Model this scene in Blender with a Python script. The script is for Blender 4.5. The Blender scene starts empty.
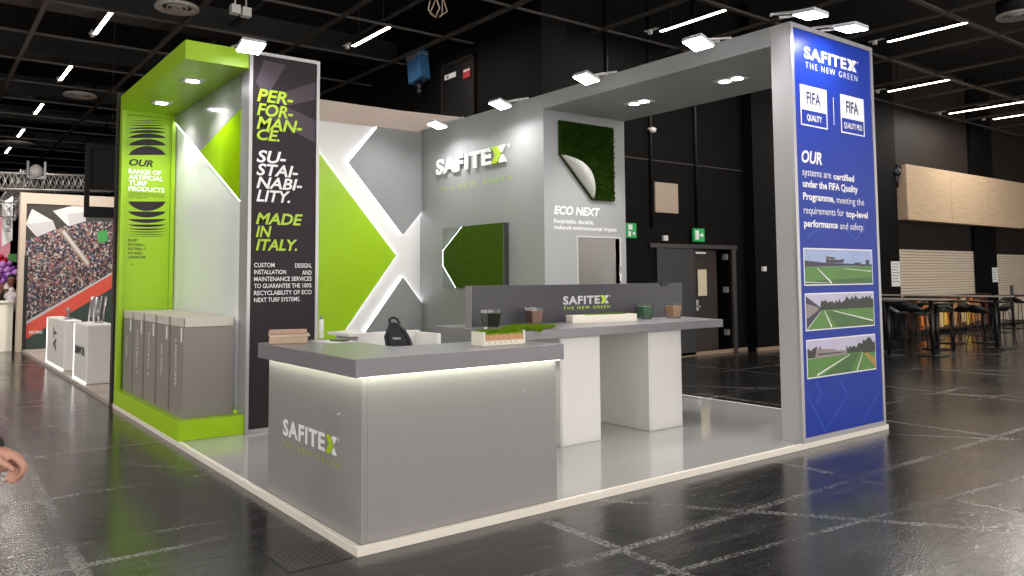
import bpy, bmesh, math, random
from mathutils import Vector, Matrix
random.seed(7)
S = bpy.context.scene
COL = S.collection
PI = math.pi
# ------------------------------------------------------------------ camera
CP = dict(f=789.03, cx=512.36, cy=226.29, yaw=0.6522, pitch=0.0652, roll=-0.0078, pos=Vector((-2.102, -4.2451, 1.6)))
def cam_axes():
    cy, sy = math.cos(CP['yaw']), math.sin(CP['yaw']); cp, sp = math.cos(CP['pitch']), math.sin(CP['pitch'])
    f = Vector((sy*cp, cy*cp, sp)); r = Vector((cy, -sy, 0)); u = r.cross(f)
    c, s = math.cos(CP['roll']), math.sin(CP['roll'])
    return f, c*r + s*u, -s*r + c*u
CF, CR, CU = cam_axes()
cam = bpy.data.cameras.new('camera'); camo = bpy.data.objects.new('camera', cam); COL.objects.link(camo)
cam.sensor_width = 36; cam.lens = CP['f']/1024*36; cam.clip_end = 300; cam.clip_start = 0.05
cam.shift_x = (512-CP['cx'])/1024; cam.shift_y = (CP['cy']-288)/1024
camo.matrix_world = Matrix(((CR.x, CU.x, -CF.x, CP['pos'].x), (CR.y, CU.y, -CF.y, CP['pos'].y), (CR.z, CU.z, -CF.z, CP['pos'].z), (0, 0, 0, 1)))
S.camera = camo
def at(u, v, ax, val):
    """the point of a plane of the place (ax = val, metres) that the photograph shows at pixel u, v"""
    d = CF + CR*((u-CP['cx'])/CP['f']) + CU*((CP['cy']-v)/CP['f'])
    i = 'xyz'.index(ax)
    return CP['pos'] + d*((val-CP['pos'][i])/d[i])
def at_depth(u, v, dep):
    return CP['pos'] + (CF + CR*((u-CP['cx'])/CP['f']) + CU*((CP['cy']-v)/CP['f']))*dep
# ------------------------------------------------------------------ materials
def lin(c):
    return tuple(((x/255)/12.92 if x/255 <= .04045 else ((x/255+.055)/1.055)**2.4) for x in c)
MATS = {}
def mat(name, rgb, rough=.5, metal=0, spec=.5, noise=0, nscale=8, coat=0, trans=0, alpha=1, linear=False):
    if name in MATS: return MATS[name]
    m = bpy.data.materials.new(name); m.use_nodes = True; MATS[name] = m
    nt = m.node_tree; b = nt.nodes['Principled BSDF']
    c = rgb if linear else lin(rgb)
    b.inputs['Base Color'].default_value = (*c, 1); b.inputs['Roughness'].default_value = rough
    b.inputs['Metallic'].default_value = metal; b.inputs['Specular IOR Level'].default_value = spec
    b.inputs['Coat Weight'].default_value = coat; b.inputs['Transmission Weight'].default_value = trans
    b.inputs['Alpha'].default_value = alpha
    if noise:
        tc = nt.nodes.new('ShaderNodeTexCoord'); n = nt.nodes.new('ShaderNodeTexNoise'); n.inputs['Scale'].default_value = nscale
        n.inputs['Detail'].default_value = 4
        r = nt.nodes.new('ShaderNodeMapRange'); r.inputs[3].default_value = 1-noise; r.inputs[4].default_value = 1+noise
        x = nt.nodes.new('ShaderNodeMix'); x.data_type = 'RGBA'; x.blend_type = 'MULTIPLY'; x.inputs[0].default_value = 1
        x.inputs[6].default_value = (*c, 1)
        nt.links.new(tc.outputs['Object'], n.inputs['Vector']); nt.links.new(n.outputs['Fac'], r.inputs[0])
        nt.links.new(r.outputs[0], x.inputs[7]); nt.links.new(x.outputs[2], b.inputs['Base Color'])
    return m
def emis(name, rgb, strength, linear=False):
    if name in MATS: return MATS[name]
    m = bpy.data.materials.new(name); m.use_nodes = True; MATS[name] = m
    b = m.node_tree.nodes['Principled BSDF']; c = rgb if linear else lin(rgb)
    b.inputs['Base Color'].default_value = (.8, .8, .8, 1)
    b.inputs['Emission Color'].default_value = (*c, 1); b.inputs['Emission Strength'].default_value = strength
    return m
GREEN = mat('lime_green_laminate', (158, 200, 12), .35, noise=.03)
GREENP = mat('lime_green_print', (150, 192, 14), .4, noise=.03)
GREY = mat('stand_wall_grey', (152, 153, 152), .5, noise=.02)
GREYP = mat('grey_chevron_paint', (140, 141, 141), .5, noise=.02)
CGREY = mat('counter_grey', (146, 142, 141), .35, noise=.03)
TOPG = mat('countertop_grey', (130, 127, 130), .28, noise=.03)
CABG = mat('cabinet_grey', (138, 131, 127), .4, noise=.03)
DARK = mat('aubergine_print', (50, 43, 47), .45, spec=.15)
DARKL = mat('aubergine_print_light', (82, 73, 80), .45, spec=.15)
ALU = mat('aluminium_profile', (176, 174, 174), .35, metal=.6)
WHITE = mat('white_laminate', (226, 224, 220), .35, noise=.02)
WHITEP = mat('white_print', (238, 238, 238), .4)
LIME = mat('lime_print', (176, 208, 40), .4)
BLUE = mat('blue_print', (24, 54, 156), .35, spec=.2)
BLUEL = mat('blue_print_light', (40, 76, 176), .35, spec=.2)
NAVY = mat('navy_print', (24, 36, 92), .4)
BLACK = mat('black_plastic', (18, 18, 19), .4)
BLACKM = mat('black_matt', (10, 10, 11), .7)
TABG = mat('table_panel_grey', (74, 72, 78), .35, spec=.3, noise=.02)
PINK = mat('pink_panel', (230, 150, 165), .5)
BEIGE = mat('beige_frame', (178, 164, 146), .5, noise=.04)
CREAM = mat('cream_board', (232, 226, 210), .5)
KRAFT = mat('kraft_card', (190, 164, 140), .7, noise=.08, nscale=20)
SKIN = mat('skin', (192, 142, 122), .45, noise=.08, nscale=30)
LED = emis('led_white', (238, 242, 255), 7)
LEDW = emis('led_greenish_white', (232, 242, 214), 13)
LENS = emis('flood_lens', (245, 246, 255), 40)
TUBE = emis('tube_white', (255, 236, 218), 16)
CHROME = mat('chrome', (200, 200, 200), .2, metal=1)
GLASS = mat('clear_glass', (255, 255, 255), .02, trans=1)
ACRY = mat('frosted_acrylic', (222, 216, 206), .35, alpha=.75)
# deck: glossy pale laminate
DECK = mat('glossy_pale_deck', (172, 170, 167), .07, noise=.03, nscale=3, coat=.4)
def floor_material():
    m = bpy.data.materials.new('worn_black_hall_floor'); m.use_nodes = True
    nt = m.node_tree; N = nt.nodes; L = nt.links; b = N['Principled BSDF']
    tc = N.new('ShaderNodeTexCoord')
    def mapping(rot, sc):
        mp = N.new('ShaderNodeMapping'); mp.inputs['Rotation'].default_value = (0, 0, rot); mp.inputs['Scale'].default_value = sc
        L.new(tc.outputs['Object'], mp.inputs['Vector']); return mp.outputs[0]
    def noise(vec, scale, det, lo, hi):
        n = N.new('ShaderNodeTexNoise'); n.inputs['Scale'].default_value = scale; n.inputs['Detail'].default_value = det; n.inputs['Roughness'].default_value = .65
        L.new(vec, n.inputs['Vector']); r = N.new('ShaderNodeMapRange'); r.inputs[1].default_value = lo; r.inputs[2].default_value = hi; r.clamp = True
        L.new(n.outputs['Fac'], r.inputs[0]); return r.outputs[0]
    def math_(op, a, bb):
        x = N.new('ShaderNodeMath'); x.operation = op
        for i, v in enumerate((a, bb)):
            if isinstance(v, (int, float)): x.inputs[i].default_value = v
            else: L.new(v, x.inputs[i])
        return x.outputs[0]
    plain = mapping(0, (1, 1, 1))
    sx = noise(mapping(0.0, (.35, 5, 1)), 2.2, 8, .52, .78)       # drag marks along x
    sy = noise(mapping(0.12, (5, .4, 1)), 2.0, 8, .56, .8)       # drag marks along y
    blot = noise(plain, .55, 5, .35, .7)
    fine = noise(plain, 28, 6, .55, .8)
    speck = noise(plain, 60, 2, .66, .74)
    # seams between the floor sheets, scuffed pale
    def lines(rot, spacing, width, wob):
        w = N.new('ShaderNodeTexNoise'); w.inputs['Scale'].default_value = 1.3; w.inputs['Detail'].default_value = 3
        v = mapping(rot, (1, 1, 1)); L.new(v, w.inputs['Vector'])
        sp = N.new('ShaderNodeSeparateXYZ'); L.new(v, sp.inputs[0])
        x = math_('ADD', sp.outputs[0], math_('MULTIPLY', w.outputs['Fac'], wob))
        fr = math_('FRACT', math_('DIVIDE', x, spacing), 0)
        d = math_('ABSOLUTE', math_('SUBTRACT', fr, .5), 0)
        r = N.new('ShaderNodeMapRange'); r.inputs[1].default_value = width/spacing; r.inputs[2].default_value = .55*width/spacing; r.clamp = True
        r.inputs[3].default_value = 0; r.inputs[4].default_value = 1
        L.new(d, r.inputs[0]); return r.outputs[0]
    brk = math_('MULTIPLY', noise(plain, .9, 4, .36, .56), noise(plain, 40, 5, .40, .62))
    l1 = math_('MULTIPLY', lines(0.02, 2.6, .05, .006), brk)
    l2 = math_('MULTIPLY', lines(PI/2, 1.7, .045, .006), brk)
    l3 = math_('MULTIPLY', lines(-0.62, 3.1, .05, .01), brk)
    l4 = math_('MULTIPLY', lines(PI/2+.1, 2.3, .03, .02), brk)
    seams = math_('MAXIMUM', math_('MAXIMUM', l1, l2), math_('MAXIMUM', l3, l4))
    fx = noise(mapping(0.05, (.5, 7, 1)), 7, 6, .5, .75)
    fy = noise(mapping(0.3, (7, .6, 1)), 6, 6, .52, .78)
    scuff = math_('MAXIMUM', math_('MULTIPLY', sx, .95), math_('MULTIPLY', sy, .7))
    scuff = math_('ADD', math_('MULTIPLY', scuff, math_('ADD', .35, math_('MULTIPLY', fine, .9))), math_('MULTIPLY', math_('MAXIMUM', fx, fy), .3))
    tot = math_('ADD', math_('ADD', scuff, math_('MULTIPLY', seams, .8)), math_('MULTIPLY', speck, .8))
    tot = math_('MULTIPLY', tot, math_('ADD', .45, math_('MULTIPLY', blot, .7)))
    cr = N.new('ShaderNodeValToRGB'); e = cr.color_ramp.elements
    e[0].color = (.015, .0145, .0143, 1); e[1].color = (.34, .33, .32, 1); e[1].position = 1
    k = cr.color_ramp.elements.new(.3); k.color = (.055, .053, .052, 1)
    L.new(tot, cr.inputs[0]); L.new(cr.outputs[0], b.inputs['Base Color'])
    rr = N.new('ShaderNodeMapRange'); rr.inputs[3].default_value = .13; rr.inputs[4].default_value = .5
    L.new(math_('ADD', math_('MULTIPLY', tot, .8), math_('MULTIPLY', blot, .25)), rr.inputs[0]); L.new(rr.outputs[0], b.inputs['Roughness'])
    bp = N.new('ShaderNodeBump'); bp.inputs['Strength'].default_value = .12; bp.inputs['Distance'].default_value = .01
    L.new(noise(mapping(0, (1, 2.5, 1)), 5, 5, .2, .8), bp.inputs['Height']); L.new(bp.outputs[0], b.inputs['Normal'])
    b.inputs['Specular IOR Level'].default_value = .6
    return m
def turf_material(name, c1, c2, scale=40):
    m = bpy.data.materials.new(name); m.use_nodes = True; nt = m.node_tree; b = nt.nodes['Principled BSDF']
    tc = nt.nodes.new('ShaderNodeTexCoord'); n = nt.nodes.new('ShaderNodeTexNoise'); n.inputs['Scale'].default_value = scale; n.inputs['Detail'].default_value = 5
    cr = nt.nodes.new('ShaderNodeValToRGB'); cr.color_ramp.elements[0].color = (*lin(c1), 1); cr.color_ramp.elements[1].color = (*lin(c2), 1)
    cr.color_ramp.elements[0].position = .3; cr.color_ramp.elements[1].position = .7
    nt.links.new(tc.outputs['Object'], n.inputs['Vector']); nt.links.new(n.outputs['Fac'], cr.inputs[0]); nt.links.new(cr.outputs[0], b.inputs['Base Color'])
    b.inputs['Roughness'].default_value = .75; b.inputs['Specular IOR Level'].default_value = .1
    return m
TURFD = turf_material('dark_turf', (22, 44, 4), (54, 82, 11))
TURF = turf_material('bright_turf', (70, 108, 12), (136, 168, 34))
TURFM = turf_material('backlit_panel_turf', (54, 78, 5), (68, 94, 9), 25)
def wood_material():
    m = bpy.data.materials.new('pale_oak_veneer'); m.use_nodes = True; nt = m.node_tree; b = nt.nodes['Principled BSDF']
    tc = nt.nodes.new('ShaderNodeTexCoord'); mp = nt.nodes.new('ShaderNodeMapping'); mp.inputs['Scale'].default_value = (.6, 1, 14)
    n = nt.nodes.new('ShaderNodeTexNoise'); n.inputs['Scale'].default_value = 2.5; n.inputs['Detail'].default_value = 6
    cr = nt.nodes.new('ShaderNodeValToRGB'); cr.color_ramp.elements[0].color = (*lin((190, 162, 130)), 1); cr.color_ramp.elements[1].color = (*lin((214, 190, 160)), 1)
    cr.color_ramp.elements[0].position = .3; cr.color_ramp.elements[1].position = .7
    nt.links.new(tc.outputs['Object'], mp.inputs[0]); nt.links.new(mp.outputs[0], n.inputs['Vector']); nt.links.new(n.outputs['Fac'], cr.inputs[0]); nt.links.new(cr.outputs[0], b.inputs['Base Color'])
    b.inputs['Roughness'].default_value = .5
    return m
WOOD = wood_material()
def crowd_material():
    m = bpy.data.materials.new('crowd_print'); m.use_nodes = True; nt = m.node_tree; N = nt.nodes; L = nt.links; b = N['Principled BSDF']
    tc = N.new('ShaderNodeTexCoord'); mp = N.new('ShaderNodeMapping'); mp.inputs['Scale'].default_value = (1, 1, .8); L.new(tc.outputs['Object'], mp.inputs[0])
    v = N.new('ShaderNodeTexVoronoi'); v.inputs['Scale'].default_value = 29; L.new(mp.outputs[0], v.inputs['Vector'])
    hs = N.new('ShaderNodeSeparateColor'); L.new(v.outputs['Color'], hs.inputs[0])
    cr = N.new('ShaderNodeValToRGB'); cr.color_ramp.interpolation = 'CONSTANT'; e = cr.color_ramp.elements
    cols = [(30, 28, 34), (150, 80, 80), (62, 70, 100), (215, 205, 198), (54, 48, 50), (150, 126, 118), (100, 112, 140), (190, 170, 160), (80, 60, 58), (190, 120, 110), (24, 24, 30)]
    e[0].color = (*lin(cols[0]), 1); e[1].position = .1; e[1].color = (*lin(cols[1]), 1)
    for i, c in enumerate(cols[2:], 2):
        k = e.new(i/len(cols)); k.color = (*lin(c), 1)
    L.new(hs.outputs[0], cr.inputs[0])
    w = N.new('ShaderNodeTexVoronoi'); w.inputs['Scale'].default_value = 44; L.new(tc.outputs['Object'], w.inputs['Vector'])
    r = N.new('ShaderNodeMapRange'); r.inputs[1].default_value = 0; r.inputs[2].default_value = .7; r.inputs[3].default_value = 1.1; r.inputs[4].default_value = .3; L.new(w.outputs['Distance'], r.inputs[0])
    x = N.new('ShaderNodeMix'); x.data_type = 'RGBA'; x.blend_type = 'MULTIPLY'; x.inputs[0].default_value = 1
    L.new(cr.outputs[0], x.inputs[6]); L.new(r.outputs[0], x.inputs[7]); L.new(x.outputs[2], b.inputs['Base Color'])
    b.inputs['Roughness'].default_value = .6
    return m
# ------------------------------------------------------------------ mesh builder
class MB:
    def __init__(s): s.bm = bmesh.new()
    def _add(s, vs, faces, mi=0):
        v = [s.bm.verts.new(p) for p in vs]
        for f in faces:
            try:
                fc = s.bm.faces.new([v[i] for i in f]); fc.material_index = mi
            except ValueError: pass
        return s
    def box(s, a, b, mi=0):
        x0, x1 = sorted((a[0], b[0])); y0, y1 = sorted((a[1], b[1])); z0, z1 = sorted((a[2], b[2]))
        return s._add([(x0,y0,z0),(x1,y0,z0),(x1,y1,z0),(x0,y1,z0),(x0,y0,z1),(x1,y0,z1),(x1,y1,z1),(x0,y1,z1)],
                      [(0,3,2,1),(4,5,6,7),(0,1,5,4),(1,2,6,5),(2,3,7,6),(3,0,4,7)], mi)
    def obox(s, c, ax, ay, az, mi=0):
        """box with centre c and half-axis vectors"""
        c = Vector(c); P = [c+i*ax+j*ay+k*az for k in (-1,1) for j in (-1,1) for i in (-1,1)]
        return s._add(P, [(0,2,3,1),(4,5,7,6),(0,1,5,4),(1,3,7,5),(3,2,6,7),(2,0,4,6)], mi)
    def prism(s, pts, d, mi=0):
        """polygon (3-D points) swept by d"""
        pts = [Vector(p) for p in pts]; d = Vector(d); n = len(pts)
        nrm = Vector((0,0,0))
        for i in range(n): nrm += pts[i].cross(pts[(i+1) % n])
        if nrm.dot(d) > 0: pts = pts[::-1]
        return s._add(pts+[p+d for p in pts], [tuple(range(n)), tuple(range(2*n-1, n-1, -1))]+[(i, i+n, (i+1) % n+n, (i+1) % n) for i in range(n)], mi)
    def tube(s, pts, r, seg=8, mi=0, closed=False):
        pts = [Vector(p) for p in pts]; n = len(pts); rs = r if isinstance(r, (list, tuple)) else [r]*n
        rings = []; prev = None
        for i, p in enumerate(pts):
            t = (pts[(i+1) % n]-pts[i-1]) if closed else (pts[min(i+1, n-1)]-pts[max(i-1, 0)])
            t.normalize()
            a = prev if prev is not None and abs(prev.dot(t)) < .95 else (Vector((0,0,1)) if abs(t.z) < .9 else Vector((1,0,0)))
            x = (a - t*a.dot(t)).normalized(); y = t.cross(x); prev = x
            rings.append([s.bm.verts.new(p + (x*math.cos(2*PI*k/seg)+y*math.sin(2*PI*k/seg))*rs[i]) for k in range(seg)])
        m = n if closed else n-1
        for i in range(m):
            A, B = rings[i], rings[(i+1) % n]
            for k in range(seg):
                f = s.bm.faces.new((A[k], A[(k+1) % seg], B[(k+1) % seg], B[k])); f.material_index = mi; f.smooth = True
        if not closed:
            s.bm.faces.new(rings[0][::-1]).material_index = mi; s.bm.faces.new(rings[-1]).material_index = mi
        return s
    def lathe(s, prof, c=(0,0,0), seg=24, mi=0, smooth=True, caps=True):
        c = Vector(c); rings = []
        for r, z in prof:
            rings.append([s.bm.verts.new(c+Vector((r*math.cos(2*PI*k/seg), r*math.sin(2*PI*k/seg), z))) for k in range(seg)])
        for A, B in zip(rings, rings[1:]):
            for k in range(seg):
                f = s.bm.faces.new((A[k], A[(k+1) % seg], B[(k+1) % seg], B[k])); f.smooth = smooth; f.material_index = mi
        if caps: s.bm.faces.new(rings[0][::-1]).material_index = mi; s.bm.faces.new(rings[-1]).material_index = mi
        return s
    def ball(s, c, r, mi=0, sc=(1,1,1), seg=12):
        g = bmesh.ops.create_uvsphere(s.bm, u_segments=seg, v_segments=max(6, seg//2+1), radius=r, matrix=Matrix.Translation(Vector(c)) @ Matrix.Diagonal((*sc, 1)))
        for v in g['verts']:
            for f in v.link_faces: f.smooth = True; f.material_index = mi
        return s
    def blades(s, pts, h, w, mi=0, lean=.5):
        """short grass blades standing on points (p, normal)"""
        for p, n in pts:
            p = Vector(p); n = Vector(n)
            a = Vector((random.uniform(-1,1), random.uniform(-1,1), random.uniform(-1,1)))
            t = (a - n*a.dot(n)).normalized(); q = n.cross(t)
            hh = h*random.uniform(.6, 1.1)
            tip = p + n*hh + q*hh*random.uniform(-lean, lean)
            v = [s.bm.verts.new(p-t*w), s.bm.verts.new(p+t*w), s.bm.verts.new(tip)]
            s.bm.faces.new(v).material_index = mi
        return s
    def build(s, name, mats, parent=None, bevel=0):
        me = bpy.data.meshes.new(name)
        if parent is not None:
            off = world_loc(parent)
            bmesh.ops.translate(s.bm, verts=s.bm.verts, vec=-off)
        s.bm.normal_update(); s.bm.to_mesh(me); s.bm.free()
        for m in (mats if isinstance(mats, (list, tuple)) else [mats]): me.materials.append(m)
        o = bpy.data.objects.new(name, me); COL.objects.link(o)
        if parent is not None: o.parent = parent
        if bevel:
            bv = o.modifiers.new('bevel', 'BEVEL'); bv.width = bevel; bv.segments = 2; bv.limit_method = 'ANGLE'
        return o
def world_loc(o):
    v = Vector((0,0,0))
    while o is not None: v += o.location; o = o.parent
    return v
def thing(name, label, cat, loc=(0,0,0), group=None):
    o = bpy.data.objects.new(name, None); COL.objects.link(o); o.location = loc; o.empty_display_size = .1
    return tag(o, label, cat, group)
def tag(o, label, cat, group=None, kind=None):
    o['label'] = label; o['category'] = cat
    if group: o['group'] = group
    if kind: o['kind'] = kind
    return o
def struct(o):
    o['kind'] = 'structure'; return o
def dup(root, loc, rz=0, label=None):
    r = root.copy(); COL.objects.link(r); r.location = loc; r.rotation_euler = (0,0,rz)
    if label: r['label'] = label
    for ch in list(root.children):
        c = ch.copy(); COL.objects.link(c); c.parent = r
        for g in list(ch.children):
            d = g.copy(); COL.objects.link(d); d.parent = c
    return r
# ------------------------------------------------------------------ lettering
def text_mesh(s, weight, shear, spacing=1.0, depth=0):
    cu = bpy.data.curves.new('t', 'FONT'); cu.body = s; cu.offset = weight; cu.shear = shear; cu.space_character = spacing; cu.resolution_u = 3
    cu.extrude = .5 if depth else 0
    o = bpy.data.objects.new('t', cu); COL.objects.link(o)
    me = bpy.data.meshes.new_from_object(o.evaluated_get(bpy.context.evaluated_depsgraph_get()))
    bpy.data.objects.remove(o); bpy.data.curves.remove(cu)
    return me
CAPH = .69
def put_text(mb, s, O, U, V, N, u0, u1, z0, h, weight=.02, shear=0, spacing=1.0, depth=0, mi=0):
    """text whose ink spans u0..u1 along U, baseline z0 and cap height h along V"""
    me = text_mesh(s, weight, shear, spacing, depth)
    xs = [v.co.x for v in me.vertices]
    if not xs: return
    a, b = min(xs), max(xs); w_ = max(weight, 0); sy = h/(CAPH+2*w_); z0 += w_*sy; sx = (u1-u0)/(b-a) if u1 is not None else sy
    vs = [O + U*(u0+(v.co.x-a)*sx) + V*(z0+v.co.y*sy) + N*((v.co.z+.5)*depth if depth else 0) for v in me.vertices]
    fs = [tuple(p.vertices) for p in me.polygons]
    if weight > .015 and not depth:          # a plain copy just behind closes the gaps where heavy strokes cross
        m2 = text_mesh(s, .0, shear, spacing, 0); k = len(vs)
        vs += [O + U*(u0+(v.co.x-a)*sx) + V*(z0+v.co.y*sy) - N*.0004 for v in m2.vertices]
        fs += [tuple(i+k for i in p.vertices) for p in m2.polygons]; bpy.data.meshes.remove(m2)
    nv = [mb.bm.verts.new(p) for p in vs]
    for f in fs:
        try: mb.bm.faces.new([nv[i] for i in f]).material_index = mi
        except ValueError: pass
    bpy.data.meshes.remove(me)
class Multi:
    """collects several prints that become one part each"""
    def __init__(s): s.l = []
    def new(s): s.l.append(MB()); return s.l[-1]
    def build(s, name, mats, parent):
        for mb_ in s.l: mb_.build(name, mats, parent)
def plane_frame(ax, val, off):
    if ax == 'y': return Vector((0, val-off, 0)), Vector((1,0,0)), Vector((0,0,1)), Vector((0,-1,0))
    return Vector((val-off, 0, 0)), Vector((0,-1,0)), Vector((0,0,1)), Vector((-1,0,0))
def px_line(mb, ax, val, s, x0, yb, x1, yc, weight=.02, shear=0, spacing=1.0, depth=0, off=.002, mi=0):
    """one line on a wall plane: left end of the baseline at pixel (x0,yb), cap top at (x0,yc), ink ending at pixel column x1"""
    if isinstance(mb, Multi): mb = mb.new()
    O, U, V, N = plane_frame(ax, val, off)
    p = at(x0, yb, ax, val); c = at(x0, yc, ax, val)
    y = yb
    for _ in range(6):
        q = at(x1, y, ax, val); d = at(x1, y+1, ax, val); y += (p.z-q.z)/(d.z-q.z)
    q = at(x1, y, ax, val)
    put_text(mb, s, O, U, V, N, U.dot(p), U.dot(q), p.z, c.z-p.z, weight, shear, spacing, depth, mi)
def poly_px(mb, ax, val, pts, off=.0015, thick=.0, mi=0):
    if isinstance(mb, Multi): mb = mb.new()
    N = Vector((0,-1,0)) if ax == 'y' else Vector((-1,0,0))
    P = [at(u, v, ax, val)+N*off for u, v in pts]
    if thick: mb.prism(P, N*thick, mi)
    else: face(mb, P, N, mi)
def face(mb, P, N, mi=0):
    n = Vector((0,0,0))
    for i in range(len(P)): n += P[i].cross(P[(i+1) % len(P)])
    if n.dot(N) < 0: P = P[::-1]
    mb._add(P, [tuple(range(len(P)))], mi)
def logo(parent, ax, val, x0, yb, x1, yc, two, depth=.0, off=.002, white=WHITEP, green=LIME, names=('logo_lettering', 'logo_chevron'), single=False):
    """SAFITE + X built of a chevron and two half strokes, registered mark"""
    O, U, V, N = plane_frame(ax, val, off)
    p = at(x0, yb, ax, val); c = at(x0, yc, ax, val); y = yb
    for _ in range(6):
        q = at(x1, y, ax, val); d = at(x1, y+1, ax, val); y += (p.z-q.z)/(d.z-q.z)
    q = at(x1, y, ax, val); u0 = U.dot(p); W = U.dot(q)-u0; z0 = p.z; h = c.z-p.z
    mb = MB()
    put_text(mb, 'SAFITE', O, U, V, N, u0, u0+W*.765, z0, h, .036, 0, 1.12, depth)
    def X(pts, m):
        P = [O+U*(u0+W*(.775+.185*a))+V*(z0+h*b) for a, b in pts]
        if depth: m.prism(P, N*depth)
        else: face(m, P, N)
    X([(.60,1),(1,1),(.76,.56),(.62,.56),(.70,.78)][:3]+[(.68,.70)], mb) if False else X([(.58,1),(1,1),(.78,.55),(.70,.80)][:2]+[(.745,.53),(.52,.88)], mb)
    X([(.745,.47),(1,0),(.58,0),(.52,.12)], mb)
    put_text(mb, 'R', O, U, V, N, u0+W*.972, u0+W*.993, z0+h*.86, h*.1, .02, 0, 1, 0)
    ring = [(math.cos(2*PI*k/16), math.sin(2*PI*k/16)) for k in range(16)]
    for k in range(16):
        a, b = ring[k], ring[(k+1) % 16]
        face(mb, [O+U*(u0+W*.982+r*h*cc)+V*(z0+h*.91+r*h*ss) for (cc, ss), r in ((a, .10), (b, .10), (b, .125), (a, .125))], N)
    g = mb if single else MB()
    X([(.0,1),(.40,1),(.70,.5),(.40,0),(0,0),(.30,.5)], g)
    o = mb.build(names[0], white, parent)
    if not single:
        k = g.build(names[1], green, parent); k['label'] = 'lime green chevron half of the X'
    return o
# ------------------------------------------------------------------ dimensions (metres)
AX, BX, HT = 4.488, 5.991, 4.02        # logo wall plane, outer edge, height of the grey stand structure
Y1, Y2 = 3.692, 6.862                  # block front, back of stand
DZ = .053                              # deck height
WALLY = 6.33                           # black hall wall behind the passage
# ------------------------------------------------------------------ hall
FLOORM = floor_material()
struct(MB().box((-16, -14, -.1), (34, 42, 0)).build('floor', FLOORM))
HALLW = mat('black_hall_wall', (8, 7, 7), .65, spec=.12, noise=.15, nscale=1.2)
HALLW2 = mat('hall_wall_tube_lit', (38, 31, 27), .6, spec=.25, noise=.2, nscale=.8)  # lighter, browner copy of the hall wall: tube light put into the colour
CEILM = mat('black_ceiling_void', (14, 14, 19), .8)
BARM = mat('ceiling_grid_metal', (80, 73, 68), .5, metal=.3)
wb = struct(MB().box((6.4, WALLY, 0), (10.62, WALLY+.3, 7.6)).box((11.82, WALLY, 0), (18.0, WALLY+.3, 7.6)).box((10.62, WALLY, 2.17), (11.82, WALLY+.3, 7.6)).box((10.2, WALLY+1.6, 0), (12.4, WALLY+1.7, 2.6)).box((10.2, WALLY+.3, 0), (10.3, WALLY+1.6, 2.6)).box((12.3, WALLY+.3, 0), (12.4, WALLY+1.6, 2.6)).box((10.2, WALLY+.3, 2.6), (12.4, WALLY+1.7, 2.7)).build('wall_back', HALLW))
CONDUIT = mat('wall_conduit_dark', (8, 8, 9), .5)
for u in (650, 695, 607):
    x = at(u, 170, 'y', WALLY).x
    MB().tube([(x, WALLY-.03, 2.55), (x, WALLY-.03, 7.6)], .03).build('wall_conduit', CONDUIT, wb)
MB().box((6.97, WALLY-.012, at(655, 161, 'y', WALLY).z), (12.34, WALLY-.002, at(655, 161, 'y', WALLY).z+.02)).build('wall_batten', mat('wall_batten_dark', (58, 50, 46), .5), wb)
struct(MB().box((18.0, WALLY, 0), (34, WALLY+.3, 7.6)).build('wall_right', HALLW2))
struct(MB().box((6.4, WALLY+.3, 0), (6.7, 42, 7.6)).build('wall_side', HALLW))
struct(MB().box((-16.3, -5, 0), (-16, 42, 7.6)).build('wall_left', HALLW))
struct(MB().box((-16, 42, 0), (6.7, 42.3, 7.6)).build('wall_far', HALLW))
struct(MB().box((34, -14, 0), (34.3, 6.7, 7.6)).build('wall_end', HALLW))
ceil = struct(MB().box((-16, -14, 7.6), (34, 42, 7.7)).build('ceiling', CEILM))
CZ = 6.1
for k in range(-6, 15):
    x = 1.6+2.085*k
    y1 = 42 if x < 6.3 else WALLY
    MB().box((x-.04, -13.9, CZ), (x+.04, y1, CZ+.05)).build('ceiling_grid_bar', BARM, ceil)
for k in range(-8, 18):
    y = 3.93+2.085*k
    x1 = 33.9 if y < WALLY else 6.4
    w = .04 if y < 5 else .016
    MB().box((-15.9, y-w, CZ+.005), (x1, y+w, CZ+.045)).build('ceiling_grid_bar', BARM, ceil)
DUCTM = mat('black_duct', (9, 9, 10), .5)
for y, z, h in ((10.9, 6.35, .45), (15.2, 6.5, .4), (19.3, 6.4, .5), (23.5, 6.5, .4), (28, 6.4, .5)):
    MB().box((-15.9, y, z), (6.3, y+.6, z+h)).build('ceiling_duct', DUCTM, ceil)
for x in (2.7, 4.9):
    MB().tube([(x, 6.9, 6.5), (x, 30, 6.5)], .05).build('ceiling_pipe', DUCTM, ceil)
# wall features
def pil(n, x0, x1, d, m):
    struct(MB().box((x0, WALLY-d, 0), (x1, WALLY-.001, 7.6)).build('trim_%d' % n, m))
pil(1, 12.35, 13.75, .25, HALLW); pil(2, 6.4, 6.96, .3, HALLW); PY0 = WALLY-.3
pil(3, 17.3, at(900, 270, 'y', PY0).x, .3, HALLW); PY1 = WALLY-.1
pil(4, at(976, 270, 'y', PY1).x, at(997.5, 270, 'y', PY1).x, .1, HALLW)
d1 = struct(MB().box((9.3, WALLY-.05, 2.17), (12.0, WALLY-.001, 2.25)).box((11.82, WALLY-.05, 0), (11.95, WALLY-.001, 2.17)).build('door_1', mat('door_frame_black', (44, 38, 36), .4)))
MB().box((9.5, WALLY-.03, .02), (10.61, WALLY-.001, 2.16)).build('door_leaf', mat('door_leaf_black', (24, 23, 24), .4), d1)
leaf = MB().obox((11.14, WALLY+.14, 1.09), Vector((.5, .11, 0)), Vector((-.005, .025, 0)), Vector((0, 0, 1.06))).build('door_leaf', mat('door_leaf_grey', (66, 58, 55), .4), d1)
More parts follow.
